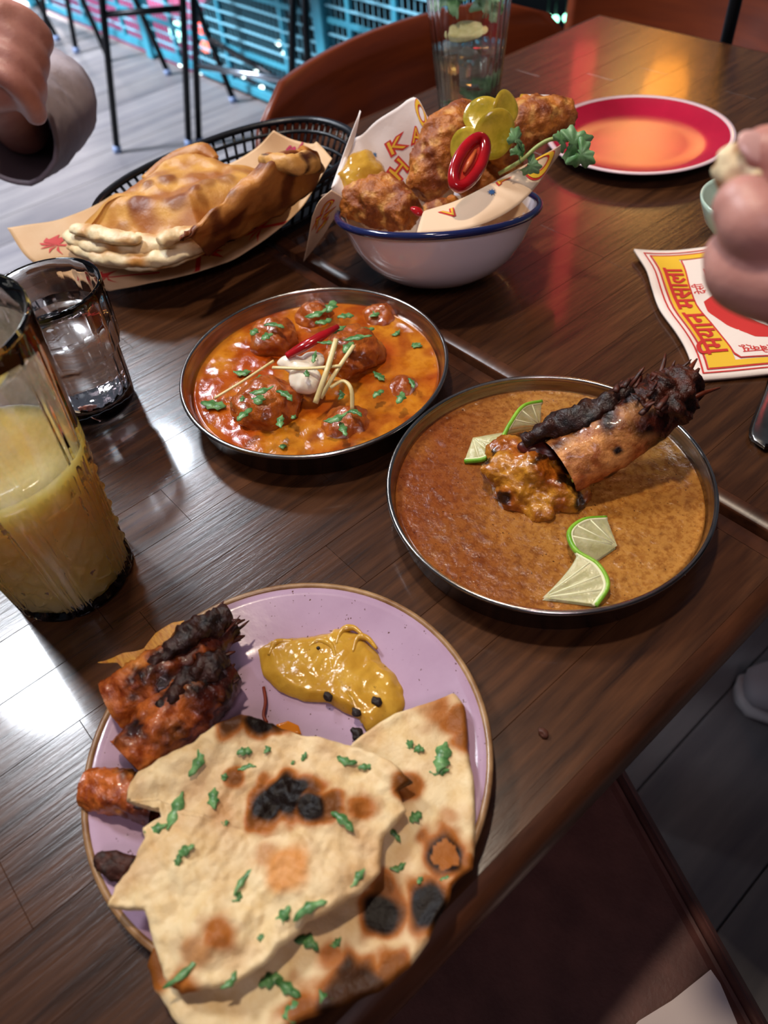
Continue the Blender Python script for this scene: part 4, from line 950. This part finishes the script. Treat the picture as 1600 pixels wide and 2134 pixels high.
# ---- paper lining the basket
bp = thing('basket_paper', 'tan greaseproof paper with red palm trees lining the basket', 'paper', KC+Vector((0, 0, .006)))
LA, LB, LCn, LD = T(15, 475, .050), T(228, 607, .010), T(692, 330, .066), T(560, 216, .098)
def sagp(u, v, p):
    k = max(0, 1-(((p.x-KC.x)/.075)**2+((p.y-KC.y)/.125)**2)); return Vector((0, 0, -.03*k**.7+.0012*nz(p, 40)))
V, F, SB = coons([LA, T(60, 540, .034), T(130, 575, .020), LB], [LD, T(620, 260, .082), T(665, 300, .068), LCn], [LA, T(160, 445, .052), T(330, 350, .052), T(500, 262, .078), LD], [LB, T(360, 580, .016), T(500, 533, .016), T(620, 440, .034), LCn], 50, 60, sagp, .0006)
M_pap = mat('tan_greaseproof', hx('#d9b68c'), .6, var=hx('#cfa678'), vscale=20, bump=.0003, bscale=60)
mesh('sheet', V, F, M_pap, bp)
def palm(u0, v0, ang, s):
    vs = []
    for k in range(7):
        a = -PI*.05+k*PI*1.1/6; pts = [(0, 0)]
        L = .5; w = .09
        pts = [(0, 0), (L*.5*math.cos(a)-w*math.sin(a), L*.5*math.sin(a)+w*math.cos(a)+.06), (L*math.cos(a), L*math.sin(a)-.12), (L*.5*math.cos(a)+w*.3*math.sin(a), L*.5*math.sin(a)-w*.3*math.cos(a))]
        decal('palm_print', poly2d(pts, 24), SB, M_pred, bp, u0, v0, ang, s, s*.8, .0008)
    decal('palm_print', poly2d([(-.04, 0), (.04, 0), (.09, -.5), (.12, -.95), (.02, -.95), (0, -.5)], 24), SB, M_pred, bp, u0, v0, ang, s, s*.8, .0008)
palm(.24, .13, 2.6, .22); palm(.80, .10, 2.6, .22); palm(.86, .40, 1.0, .22); palm(.9, .62, 2.2, .2)
for q, s_ in ((('lls', .9, .28), .22), (('Ka', .86, .62), .2)):
    decal('lettering', text_fat(q[0], 1, .03), SB, M_ppnk, bp, q[2], q[1], PI*.5, s_, s_*.8, .0009)
decal('lettering_bar', grid2d(-.7, .7, -.06, .06), SB, M_ppnk, bp, .38, .9, PI*.5, .22, .18, .0009)
# ---- flaky bread in the basket
M_roti = mat('flaky_bread', (1, 1, 1), .45, attr=True, var=(.82, .68, .5), vscale=60, ramp=(.4, .72), bump=.0009, bscale=120, sss=.05)
ro = thing('flaky_bread', 'large blistered flaky flatbread folded in the black basket', 'bread', KC+Vector((0, 0, .03)))
body = [(135, 485), (150, 455), (200, 430), (270, 385), (330, 340), (400, 306), (440, 310), (490, 330), (540, 345), (580, 340), (600, 380), (555, 420), (460, 455), (420, 482), (340, 498), (260, 492), (190, 478), (150, 478)]
rs = [(T(x, y, .075), r*.00042, k) for x, y, r, k in ((350, 372, 24, .62), (308, 383, 16, .55), (285, 418, 30, .66), (365, 413, 30, .62), (405, 395, 16, .6), (432, 382, 22, .5), (420, 405, 14, .4), (240, 440, 20, .4), (470, 370, 26, .45), (330, 450, 18, .3))]
R_O, R_D, R_W = hx('#d6a050'), hx('#7a3a10'), hx('#f0dfb6')
def rcol(v, base=R_O):
    c = 0
    for q, r, k in rs:
        d = math.hypot(v.x-q.x, v.y-q.y)*(1+.3*nz(v, 90)); c = max(c, k*1.4*(1-sst(.5*r, 1.2*r, d)))
    b = lerp3(base, hx('#a8682a'), max(0, min(1, .4+1.8*nz(v, 40, 3))))
    return lerp3(b, R_D, min(1, c))
def hr_(x, y, r):
    return .068-.020*sst(.5, 1, r)+.004*nz((x, y, 0), 32)+.0018*nz((x, y, 0), 90, 3)+sum(.003*math.exp(-((x-q.x)**2+(y-q.y)**2)/(r_*r_)) for q, r_, k in rs)
V, F = patch(inpx(body, .06), hr_, .010, 50, 200, edge=.12, jag=.02, js=50)
mesh('bread_top', V, F, M_roti, ro, col=[rcol(v) for v in V])
# far rolled lip and right-hand flap
V, F = otube([T(300, 372, .062), T(360, 330, .068), T(415, 312, .072), T(450, 330, .068)], [.004, .008, .009, .004], 20, 40, .2, 60, 3, squash=(1, .6)); mesh('rolled_lip', V, F, M_roti, ro, col=[rcol(v) for v in V])
rid = [T(556, 328, .098), T(500, 385, .092), T(440, 440, .086), T(375, 505, .074)]
outr = [T(668, 352, .066), T(640, 405, .056), T(560, 452, .046), T(430, 528, .044)]
V, F, _s = coons(rid, outr, [rid[0], T(610, 330, .096), T(655, 325, .084), outr[0]], [rid[-1], T(400, 520, .062), outr[-1]], 50, 26, lambda u, v, p: Vector((0, 0, .012*math.sin(PI*v)*(.6+.4*math.sin(u*7))+.004*nz(p, 45)+.002*nz(p, 120))), .005)
mesh('side_flap', V, F, M_roti, ro, col=[lerp3(rcol(v, hx('#c98a44')), hx('#6a3010'), .9*sst(.0, .3, nz(v, 45, 8)+.12)) for v in V])
V, F = otube([T(545, 332, .098), T(600, 342, .100), T(640, 340, .092), T(668, 350, .072)], [.005, .008, .008, .004], 18, 40, .35, 70, 6); mesh('crest', V, F, M_roti, ro, col=[lerp3(hx('#d9a860'), hx('#4a200c'), sst(.0, .35, nz(v, 60, 5))) for v in V])
for i, (pp, rd) in enumerate((([(140, 488), (190, 505), (290, 512), (380, 500), (450, 465)], .012), ([(146, 512), (200, 530), (290, 538), (370, 530), (440, 500)], .010), ([(165, 528), (230, 546), (310, 552), (380, 538), (440, 515)], .007), ([(150, 475), (190, 482), (240, 492), (290, 500)], .009), ([(330, 505), (370, 488), (420, 485)], .010))):
    V, F = otube([T(x, y, .052-.006*i if i < 3 else .062) for x, y in pp], lambda s, r=rd: r*(.45+.55*math.sin(PI*min(1, max(0, s)))**.5), 28, 60, .35, 55, i, squash=(1, .6))
    mesh('torn_layer', V, F, M_roti, ro, col=[lerp3(R_W, hx('#c98f48'), max(0, min(1, .12+1.5*nz(v, 60, i)))) for v in V])
# ---- paper in the enamel bowl
bp2 = thing('bowl_paper', 'white greaseproof paper with yellow lettering lining the enamel bowl', 'paper', BC+Vector((0, 0, .01)))
M_wp = mat('white_greaseproof', hx('#e6dcd8'), .55, bump=.0006, bscale=45)
tp = [T(x, y, h) for x, y, h in ((668, 408, .070), (700, 385, .084), (728, 300, .098), (765, 272, .104), (850, 206, .124), (893, 240, .114), (920, 285, .096), (960, 300, .080))]
bt_ = [BC+Vector(((p.x-BC.x)*.45, (p.y-BC.y)*.45, .022)) for p in tp]
mid = lambda a, b: [a, Vector((a.x*.35+b.x*.65, a.y*.35+b.y*.65, TOP+.062)), b]
V, F, SW = coons(bt_, tp, [bt_[0], bt_[0].lerp(tp[0], .6)+Vector((0, 0, .006)), tp[0]], [bt_[-1], bt_[-1].lerp(tp[-1], .6)+Vector((0, 0, .004)), tp[-1]], 60, 30, lambda u, v, p: Vector((.0025*nz((u*9, v*3, 0))*v, .0025*nz((u*9, v*3, 4))*v, .003*nz((u*12, v*2, 7))*v)), .0006)
mesh('back_sheet', V, F, M_wp, bp2)
def cartoon(ch, u, v, ang, s, SN_, pr=bp2):
    decal('lettering', text_fat(ch, 1, .075), SN_, M_pred, pr, u, v, ang, s, s*1.9, .0008)
    decal('lettering', text_fat(ch, 1, .0), SN_, M_pyel, pr, u, v, ang, s, s*1.9, .0012)
cartoon('K', .50, .66, .1, .10, SW); cartoon('A', .60, .66, 0, .10, SW); cartoon('K', .40, .50, .5, .10, SW); cartoon('H', .49, .46, .5, .10, SW)
for u, v in ((.66, .93), (.86, .90)):
    decal('ring_print', ring2d(.45, 1), SW, M_pred, bp2, u, v, 0, .055, .11, .0008); decal('ring_print', ring2d(.55, .9), SW, M_pyel, bp2, u, v, 0, .055, .11, .0012)
decal('star_print', star2d(1), SW, M_pblu, bp2, .41, .70, 0, .02, .04, .0009)
mesh('inner_lining', *tip(lathe(BC, [(.0785, .0585), (.0768, .052), (.0700, .0375), (.0600, .0245), (.0445, .0130), (.02, .0060), (0, .005)], 60, fn=lambda r, z, a: (r, z+.004*math.sin(5*a)*(z > .05)))), mat('cream_greaseproof', hx('#e2c3a2'), .6, bump=.0004, bscale=60), bp2)
spk_ = [T(700, 385, .084), T(735, 300, .098), T(752, 232, .118)]
V, F, _s = coons(spk_, [T(690, 392, .082), T(712, 330, .094), T(738, 262, .110), T(750, 230, .118)], [spk_[0], T(694, 390, .083), T(690, 392, .082)], [spk_[-1], T(751, 231, .118), T(750, 230, .118)], 24, 8, None, .0006)
mesh('corner_spike', V, F, M_wp, bp2)
lf = [T(690, 396, .084), T(720, 415, .074), T(742, 436, .067)]
V, F, SL = coons(lf, [T(650, 452, .060), T(640, 510, .028), T(632, 546, .0035)], [lf[0], T(665, 420, .076), T(650, 452, .060)], [lf[-1], T(705, 446, .060), T(668, 500, .028), T(632, 546, .0035)], 24, 24, None, .0006)
mesh('left_flap', V, F, mat('cream_greaseproof', hx('#e2c3a2'), .6, bump=.0004, bscale=60), bp2)
cartoon('C', .30, .35, .9, .26, SL); cartoon('H', .55, .50, .9, .26, SL); cartoon('K', .30, .72, .9, .2, SL)
rf0 = [T(868, 486, .083), T(990, 472, .083), T(1090, 418, .080), T(1168, 318, .084)]
V, F, SR = coons(rf0, [T(885, 440, .080), T(960, 415, .084), T(1050, 368, .088), T(1174, 300, .092)], [rf0[0], T(880, 455, .079), T(885, 440, .080)], [rf0[-1], T(1172, 308, .088), T(1174, 300, .092)], 40, 14, lambda u, v, p: Vector((0, 0, .003*math.sin(PI*v))), .0006)
mesh('front_flap', V, F, mat('cream_greaseproof', hx('#e2c3a2'), .6), bp2)
decal('ring_print', ring2d(.5, 1), SR, M_pred, bp2, .84, .5, 0, .10, .45, .0008); decal('ring_print', ring2d(.6, .9), SR, M_pyel, bp2, .84, .5, 0, .10, .45, .0012)
decal('star_print', star2d(1), SR, M_pblu, bp2, .52, .62, 0, .03, .14, .0009); cartoon('A', .62, .8, .3, .12, SR); cartoon('V', .20, .4, .4, .16, SR)
rb = [T(1075, 225, .098), T(1145, 222, .098)]
V, F, SQ = coons(rb, [T(1085, 196, .108), T(1145, 198, .108)], [rb[0], T(1085, 196, .108)], [rb[1], T(1145, 198, .108)], 8, 8, None, .0006); mesh('rear_corner', V, F, M_wp, bp2)
decal('star_print', star2d(1), SQ, M_pblu, bp2, .6, .6, 0, .16, .3, .0008); decal('band_print', grid2d(-.12, .12, -.5, .5), SQ, M_pyel, bp2, .12, .5, 0, 1, 1, .0008)
# ---- fried chicken and toppings
M_fry = mat('fried_crust', (1, 1, 1), .42, attr=True, var=(.6, .42, .3), vscale=160, ramp=(.42, .7), bump=.0022, bscale=210)
def fcol(v):
    c = lerp3(hx('#c2762c'), hx('#8a4416'), max(0, min(1, .5+1.5*nz(v, 60, 2)))); return lerp3(c, hx('#e0a85a'), .7*sst(.15, .5, nz(v, 120, 6)))
def fried(parts, lab, name='fried_chicken', vox=.0018):
    fuse([otube(*p) for p in parts], vox, M_fry, name, None, 2, fcol, disp=lambda v: .0022*nz(v, 130)+.0016*abs(nz(v, 330))+.0008*nz(v, 700), label=lab, cat='chicken', group='fried chicken in the enamel bowl')
fried([([T(880, 408, .068), T(905, 350, .085), T(940, 280, .104), T(985, 235, .112)], [.014, .022, .022, .013], 30, 40, .15, 60, 1)], 'large crusty fried chicken piece under the pickles, end dipping into the bowl')
fried([([T(1030, 335, .080), T(1075, 270, .096), T(1130, 250, .102), T(1195, 236, .104)], [.019, .022, .019, .010], 30, 40, .15, 60, 5)], 'fried chicken piece stretching over the bowl rim towards the red plate')
fried([([T(724, 425, .066), T(788, 420, .072), T(858, 445, .072)], [.013, .021, .014], 30, 40, .2, 60, 9)], 'orange-brown fried chicken nugget beside the yellow sauce')
fried([([T(885, 448, .072), T(915, 442, .074), T(950, 428, .072)], [.008, .010, .007], 24, 30, .2, 80, 12)], 'small fried crumb piece behind the bowl rim')
fried([([T(960, 400, .050), T(1010, 370, .060), T(1080, 340, .066)], [.014, .020, .015], 24, 30, .2, 80, 14)], 'fried chicken piece in shade beneath the chilli slice')
mesh('mustard_dollop', *blob(T(752, 368, .080), (.021, .026, .017), rot=(0, 0, .5), amp=.3, ns=50, sub=4, seed=4), M_mus, label='yellow mustard dollop against the white paper in the bowl', cat='sauce')
mesh('pepper_bit', *blob(T(868, 440, .080), (.006, .004, .003), rot=(0, .3, .4), amp=.3, ns=150, sub=3), M_chil, label='small diced red pepper by the nugget', cat='pepper')
def slab(c, nrm, r, th, wav, m, name, **kw):
    nrm = nrm.normalized(); a = nrm.orthogonal().normalized(); b = nrm.cross(a); V, F = [], []; n = 40; R_ = 7
    for sgn in (1, -1):
        V.append(c+nrm*sgn*th/2)
        for i in range(1, R_+1):
            q = i/R_; t_ = th/2*math.sqrt(max(0, 1-max(0, (q-.85)/.15)**2))
            for k in range(n): x = 2*PI*k/n; V.append(c+(a*math.cos(x)+b*math.sin(x)*.85)*(r*q)+nrm*(sgn*t_+wav*q*q*math.sin(2*x+c.x*90)))
    h = 1+R_*n
    for s_ in (0, 1):
        o = s_*h
        for k in range(n):
            f = (o, o+1+k, o+1+(k+1) % n); F.append(f if not s_ else f[::-1])
            for i in range(R_-1):
                f = (o+1+i*n+k, o+1+(i+1)*n+k, o+1+(i+1)*n+(k+1) % n, o+1+i*n+(k+1) % n); F.append(f if not s_ else f[::-1])
    return mesh(name, V, F, m, **kw)
M_pick = mat('pickle', hx('#c2a636'), .16, var=hx('#94841c'), vscale=70, bump=.0005, bscale=120, sss=.2, coat=.4)
tocam = (CAMPOS-T(1000, 280, .11)).normalized()
for i, (x, y, h, r, dn, lab) in enumerate(((1012, 243, .126, .018, (0, .2, .5), 'topmost yellow pickle slice on the chicken'), (1030, 280, .122, .019, (.3, .1, .1), 'round glossy pickle slice leaning in the middle'), (970, 305, .112, .016, (-.5, -.3, .1), 'pickle slice sliding down the big chicken piece'), (1052, 225, .130, .014, (.4, .5, .2), 'small pickle slice folded at the back'))):
    slab(T(x, y, h), tocam+Vector(dn), r, .003, .0022, M_pick, 'pickle_slice', label=lab, cat='pickle', group='pickle slices on the chicken')
cc = T(978, 338, .118); ud = (T(1006, 286, .126)-T(950, 390, .108)).normalized(); vd = tocam.cross(ud).normalized()
ct_ = thing('chilli_slice', 'long oval slice of red chilli on the fried chicken', 'chilli', cc)
el = [cc+ud*(.0235*math.cos(a))+vd*(.0085*math.sin(a)) for a in [2*PI*k/40 for k in range(40)]]
mesh('skin', *tube(el, .0046, 10, closed=True), M_chil, ct_)
V = [cc-tocam*.001]+[cc.lerp(p, .95)-tocam*.001 for p in el]; mesh('flesh', V, [(0, 1+k, 1+(k+1) % 40) for k in range(40)], mat('chilli_flesh', hx('#c23a28'), .25), ct_)
mesh('seed_rib', *tube([cc+ud*.012+tocam*.001, cc+tocam*.0016, cc-ud*.010+tocam*.001], [.0012, .0024, .0012], 8), mat('chilli_rib', hx('#d8683a'), .3), ct_)
def leaf(c, up_, side, size, m, parent, name='leaf', seed=0):
    nrm = up_.cross(side).normalized(); V = [c]; n = 45; rg = random.Random(seed)
    for k in range(n):
        a = 2*PI*k/n; r = size*(.62+.38*abs(math.cos(1.5*a)))*(1+.12*math.sin(9*a+seed)); r *= 1 if math.cos(a) > -.8 else .4
        V.append(c+up_*(r*math.cos(a))+side*(r*math.sin(a))+nrm*(.15*size*math.sin(3*a+seed)))
    V += [v-nrm*.0005 for v in V]; h = n+1
    F = [(0, 1+k, 1+(k+1) % n) for k in range(n)]+[(h, h+1+(k+1) % n, h+1+k) for k in range(n)]+[(1+k, h+1+k, h+1+(k+1) % n, 1+(k+1) % n) for k in range(n)]
    mesh(name, V, F, m, parent)
sp_ = thing('coriander_sprig', 'fresh coriander sprig hanging over the bowl rim by the red plate', 'herb', T(1060, 355, .09))
M_cl = mat('fresh_coriander', hx('#4f8048'), .4, var=hx('#7fa87a'), vscale=90)
stp = [T(1040, 362, .092), T(1085, 335, .104), T(1120, 305, .112), T(1150, 290, .116), T(1185, 292, .114)]
mesh('stem', *tube(smooth_path(stp, 24), .0016, 8), mat('herb_stem', hx('#9aa860'), .4), sp_)
mesh('stem', *tube(smooth_path([stp[1], T(1080, 305, .112), T(1075, 280, .118)], 12), .0011, 8), mat('herb_stem', hx('#9aa860'), .4), sp_)
sd2 = _r*.8-_u*.3
for i, (x, y, h, s_, a) in enumerate(((1195, 300, .116, .0145, .2), (1210, 322, .110, .012, -.6), (1170, 292, .118, .009, .8), (1074, 290, .119, .0095, 1.5), (1080, 318, .110, .008, 1.2), (1105, 345, .100, .009, -.4))):
    ca, sa2 = math.cos(a), math.sin(a); leaf(T(x, y, h), (_r*ca+_u*sa2), (-_r*sa2+_u*ca)*.8-_fw*.5, s_, M_cl, sp_, seed=i)
# ---- mojito contents
M_mint = mat('mint', hx('#3c7440'), .4, var=hx('#9cc8a2'), vscale=60)
for i, (dx, dy, z, s_, a) in enumerate(((-.016, -.018, .124, .024, 1.5), (.010, .006, .132, .026, 1.2), (-.014, -.016, .148, .024, 1.7), (.016, .014, .118, .024, .9), (.004, .0, .150, .026, 1.5), (.016, .006, .045, .020, .7), (.010, .0, .030, .018, 2.4), (-.008, -.012, .022, .014, .3))):
    t = thing('mint_leaf', ['serrated mint leaf in the upper mojito glass', 'mint leaf sunk at the foot of the mojito glass'][i > 4], 'mint', MC+Vector((dx, dy, z)), ['mint at the top of the mojito', 'mint at the foot of the mojito'][i > 4])
    leaf(MC+Vector((dx, dy, z)), _u*math.sin(a)+_r*math.cos(a), (_r*math.sin(a)-_u*math.cos(a))*.7, s_, M_mint, t, 'blade', i)
    mesh('stalk', *tube([MC+Vector((dx, dy, z)), MC+Vector((dx*.8, dy*.8, z-.012))], .0009, 6), M_mint, t)
lm = MC+Vector((.008, -.012, .098)); slab(lm, Vector((.1, -.2, 1)), .0225, .005, .001, M_pulp, 'lime_wedge', label='lime slice floating in the mojito', cat='lime')
M_ice = mat('ice', (.95, .98, 1), .08, trans=.8, ior=1.31, bump=.001, bscale=90)
for i, (dx, dy, z, r, lab) in enumerate(((-.014, -.012, .078, .011, 'frosty ice lump under the lime in the mojito'), (.008, -.010, .072, .012, 'clear ice cube beside the frosty lump in the mojito'), (-.002, .008, .05, .013, 'ice cube deep in the mojito'))):
    mesh('ice_cube', *blob(MC+Vector((dx, dy, z)), (r, r*.9, r*.85), amp=.25, ns=80, sub=3, seed=i), M_ice, label=lab, cat='ice')
# ---- lime wheel on the cut glass
gn = Vector((.55, -.5, .35)).normalized(); slab(gp, gn, .026, .004, .0006, mat('pale_lime_flesh', hx('#cfdcae'), .25, sss=.2), 'flesh', parent=lw)
ga = gn.orthogonal().normalized(); gb = gn.cross(ga)
mesh('rind', *tube([gp+ga*(.0262*math.cos(a))+gb*(.0223*math.sin(a)) for a in [2*PI*k/48 for k in range(48)]], .0021, 8, closed=True), mat('pale_lime_rind', hx('#a9c486'), .35), lw)

# ------------------------------------------------------------------ people
M_skin = mat('skin', hx('#c58f82'), .42, var=hx('#b27a70'), vscale=30, bump=.0003, bscale=350, sss=.12)
D = .285
def R3(x, y, d=D): return RAY(x, y, d)
pr_ = thing('person', 'person at the right whose hand lifts a torn piece of naan over the small bowl', 'person', RAY(2150, 900, .50))
def cap_(pts, rad, n=20): 
    P = smooth_path(pts, 24); m = len(P); V, F = otube(pts, rad, n, 24, .0, 1)
    return merge((V, F), blob(pts[0], (rad[0],)*3, amp=0, sub=3), blob(pts[-1], (rad[-1],)*3, amp=0, sub=3))
palm_c = R3(1740, 500, .315)
hand = [cap_([R3(1549, 430, .272), R3(1590, 488, .270), R3(1690, 540, .290)], [.0092, .0112, .0118]),                    # index, tip on the bread
        cap_([R3(1526, 535, .278), R3(1550, 574, .274), R3(1640, 600, .276), R3(1730, 570, .300)], [.0092, .0112, .0116, .012]),  # middle, folded
        cap_([R3(1600, 600, .298), R3(1650, 625, .294), R3(1740, 620, .305)], [.0088, .0105, .0115]),                   # ring
        cap_([R3(1640, 640, .312), R3(1690, 655, .308), R3(1770, 650, .315)], [.0078, .0092, .010]),                    # little
        cap_([R3(1592, 330, .288), R3(1640, 352, .290), R3(1720, 430, .305)], [.0098, .0116, .0135]),                   # thumb against the bread
        cap_([R3(1720, 470, .31), R3(1800, 560, .32)], [.018, .024]), cap_([R3(1720, 600, .305), R3(1840, 640, .33)], [.018, .024]),
        cap_([R3(1800, 590, .325), R3(1960, 700, .38), R3(2300, 900, .52)], [.026, .026, .036])]
fuse(hand, .0015, M_skin, 'arm', pr_, 4)
mesh('nail', *blob(R3(1573, 306, .280), (.0062, .0044, .0012), rot=(.6, .5, .4), amp=0, sub=3), mat('nail', hx('#d9aaa2'), .25), pr_)
V, F = otube([R3(2080, 770, .43), R3(2300, 900, .52), R3(2700, 1100, .70)], [.044, .05, .06], 30, 30, .05, 30, 2); mesh('sleeve', V, F, mat('dark_knit', hx('#2a2430'), .9, bump=.0008, bscale=300), pr_)
br = inpx([(0, 0)], 0)
hb_c = R3(1530, 345, .284)
fuse([blob(R3(1545, 350, .283), (.0085, .0075, .0035), rot=(.8, .3, .6), amp=.35, ns=150, sub=4), blob(R3(1515, 362, .283), (.0055, .005, .003), rot=(.8, .3, .6), amp=.4, ns=200, sub=4, seed=3), blob(R3(1570, 350, .284), (.008, .006, .004), amp=.3, ns=150, sub=3)], .0008, mat('bread_bite', (1, 1, 1), .5, attr=True, bump=.0005, bscale=400), 'naan_piece', None, 2,
     lambda v: lerp3(hx('#ead8ae'), hx('#a8642c'), sst(.0, .3, nz(v, 170, 4)+.08)), label='torn bite of naan pinched between the fingers', cat='bread')
# left-hand person: loose grey sleeve and closed hand beyond the table
pl_ = thing('person', 'person beyond the table with a loose grey sleeve and a closed hand', 'person', RAY(-150, 210, 1.35))
H0 = RAY(18, 140, .90)
def hp(a, b, c=0.0): return H0+_r*a+_u*b-_fw*c
hand2 = [blob(hp(-.012, -.004, .0), (.040, .034, .034), amp=.05, ns=20, sub=4)]
for i in range(4):
    z = .028-.019*i
    hand2.append(cap_([hp(.002, z+.006, .036), hp(.026-.003*i, z, .030), hp(.034-.004*i, z-.004, .006), hp(.018, z-.006, -.016)], [.0098, .0108, .011, .0115], 16))
hand2 += [cap_([hp(-.03, .034, .020), hp(-.004, .040, .034), hp(.014, .026, .042)], [.014, .012, .0095], 16), cap_([hp(-.030, -.008, -.010), RAY(5, 215, .97), RAY(45, 262, 1.05)], [.030, .027, .030], 20), cap_([hp(-.02, .03, 0), hp(-.035, .09, -.01)], [.024, .022])]
fuse(hand2, .0035, M_skin, 'arm', pl_, 7)
M_slv = mat('grey_sleeve', hx('#a89a9e'), .85, var=hx('#8f8690'), vscale=14, stretch=(1, 1, .4), bump=.001, bscale=120)
sv = [RAY(12, 268, .985), RAY(60, 245, 1.03), RAY(108, 215, 1.08), RAY(95, 190, 1.16), RAY(20, 185, 1.24), RAY(-160, 200, 1.36)]
V, F = otube(sv, [.054, .056, .050, .050, .060, .066], 48, 70, .06, 22, 3, cap=False)
V = [v+Vector((0, 0, .0025*math.sin(40*(v.x+v.y)))) for v in V]; mesh('sleeve', V, F, M_slv, pl_)
V, F = otube(sv[:3], [.0525, .050, .030], 40, 30, .04, 22, 3); F = [f[::-1] for f in F if len(f) == 4]; mesh('sleeve_inner_shade', V, F, mat('shaded_sleeve_inside', hx('#5a4a4e'), .9), pl_)  # inner tube darker than the cloth, shade in the opening put into its colour
mesh('cuff_hem', *tube([v for v in otube(sv, [.054, .056, .050, .050, .060, .066], 48, 70, .06, 22, 3, cap=False)[0][:48]], .003, 8, closed=True), M_slv, pl_)
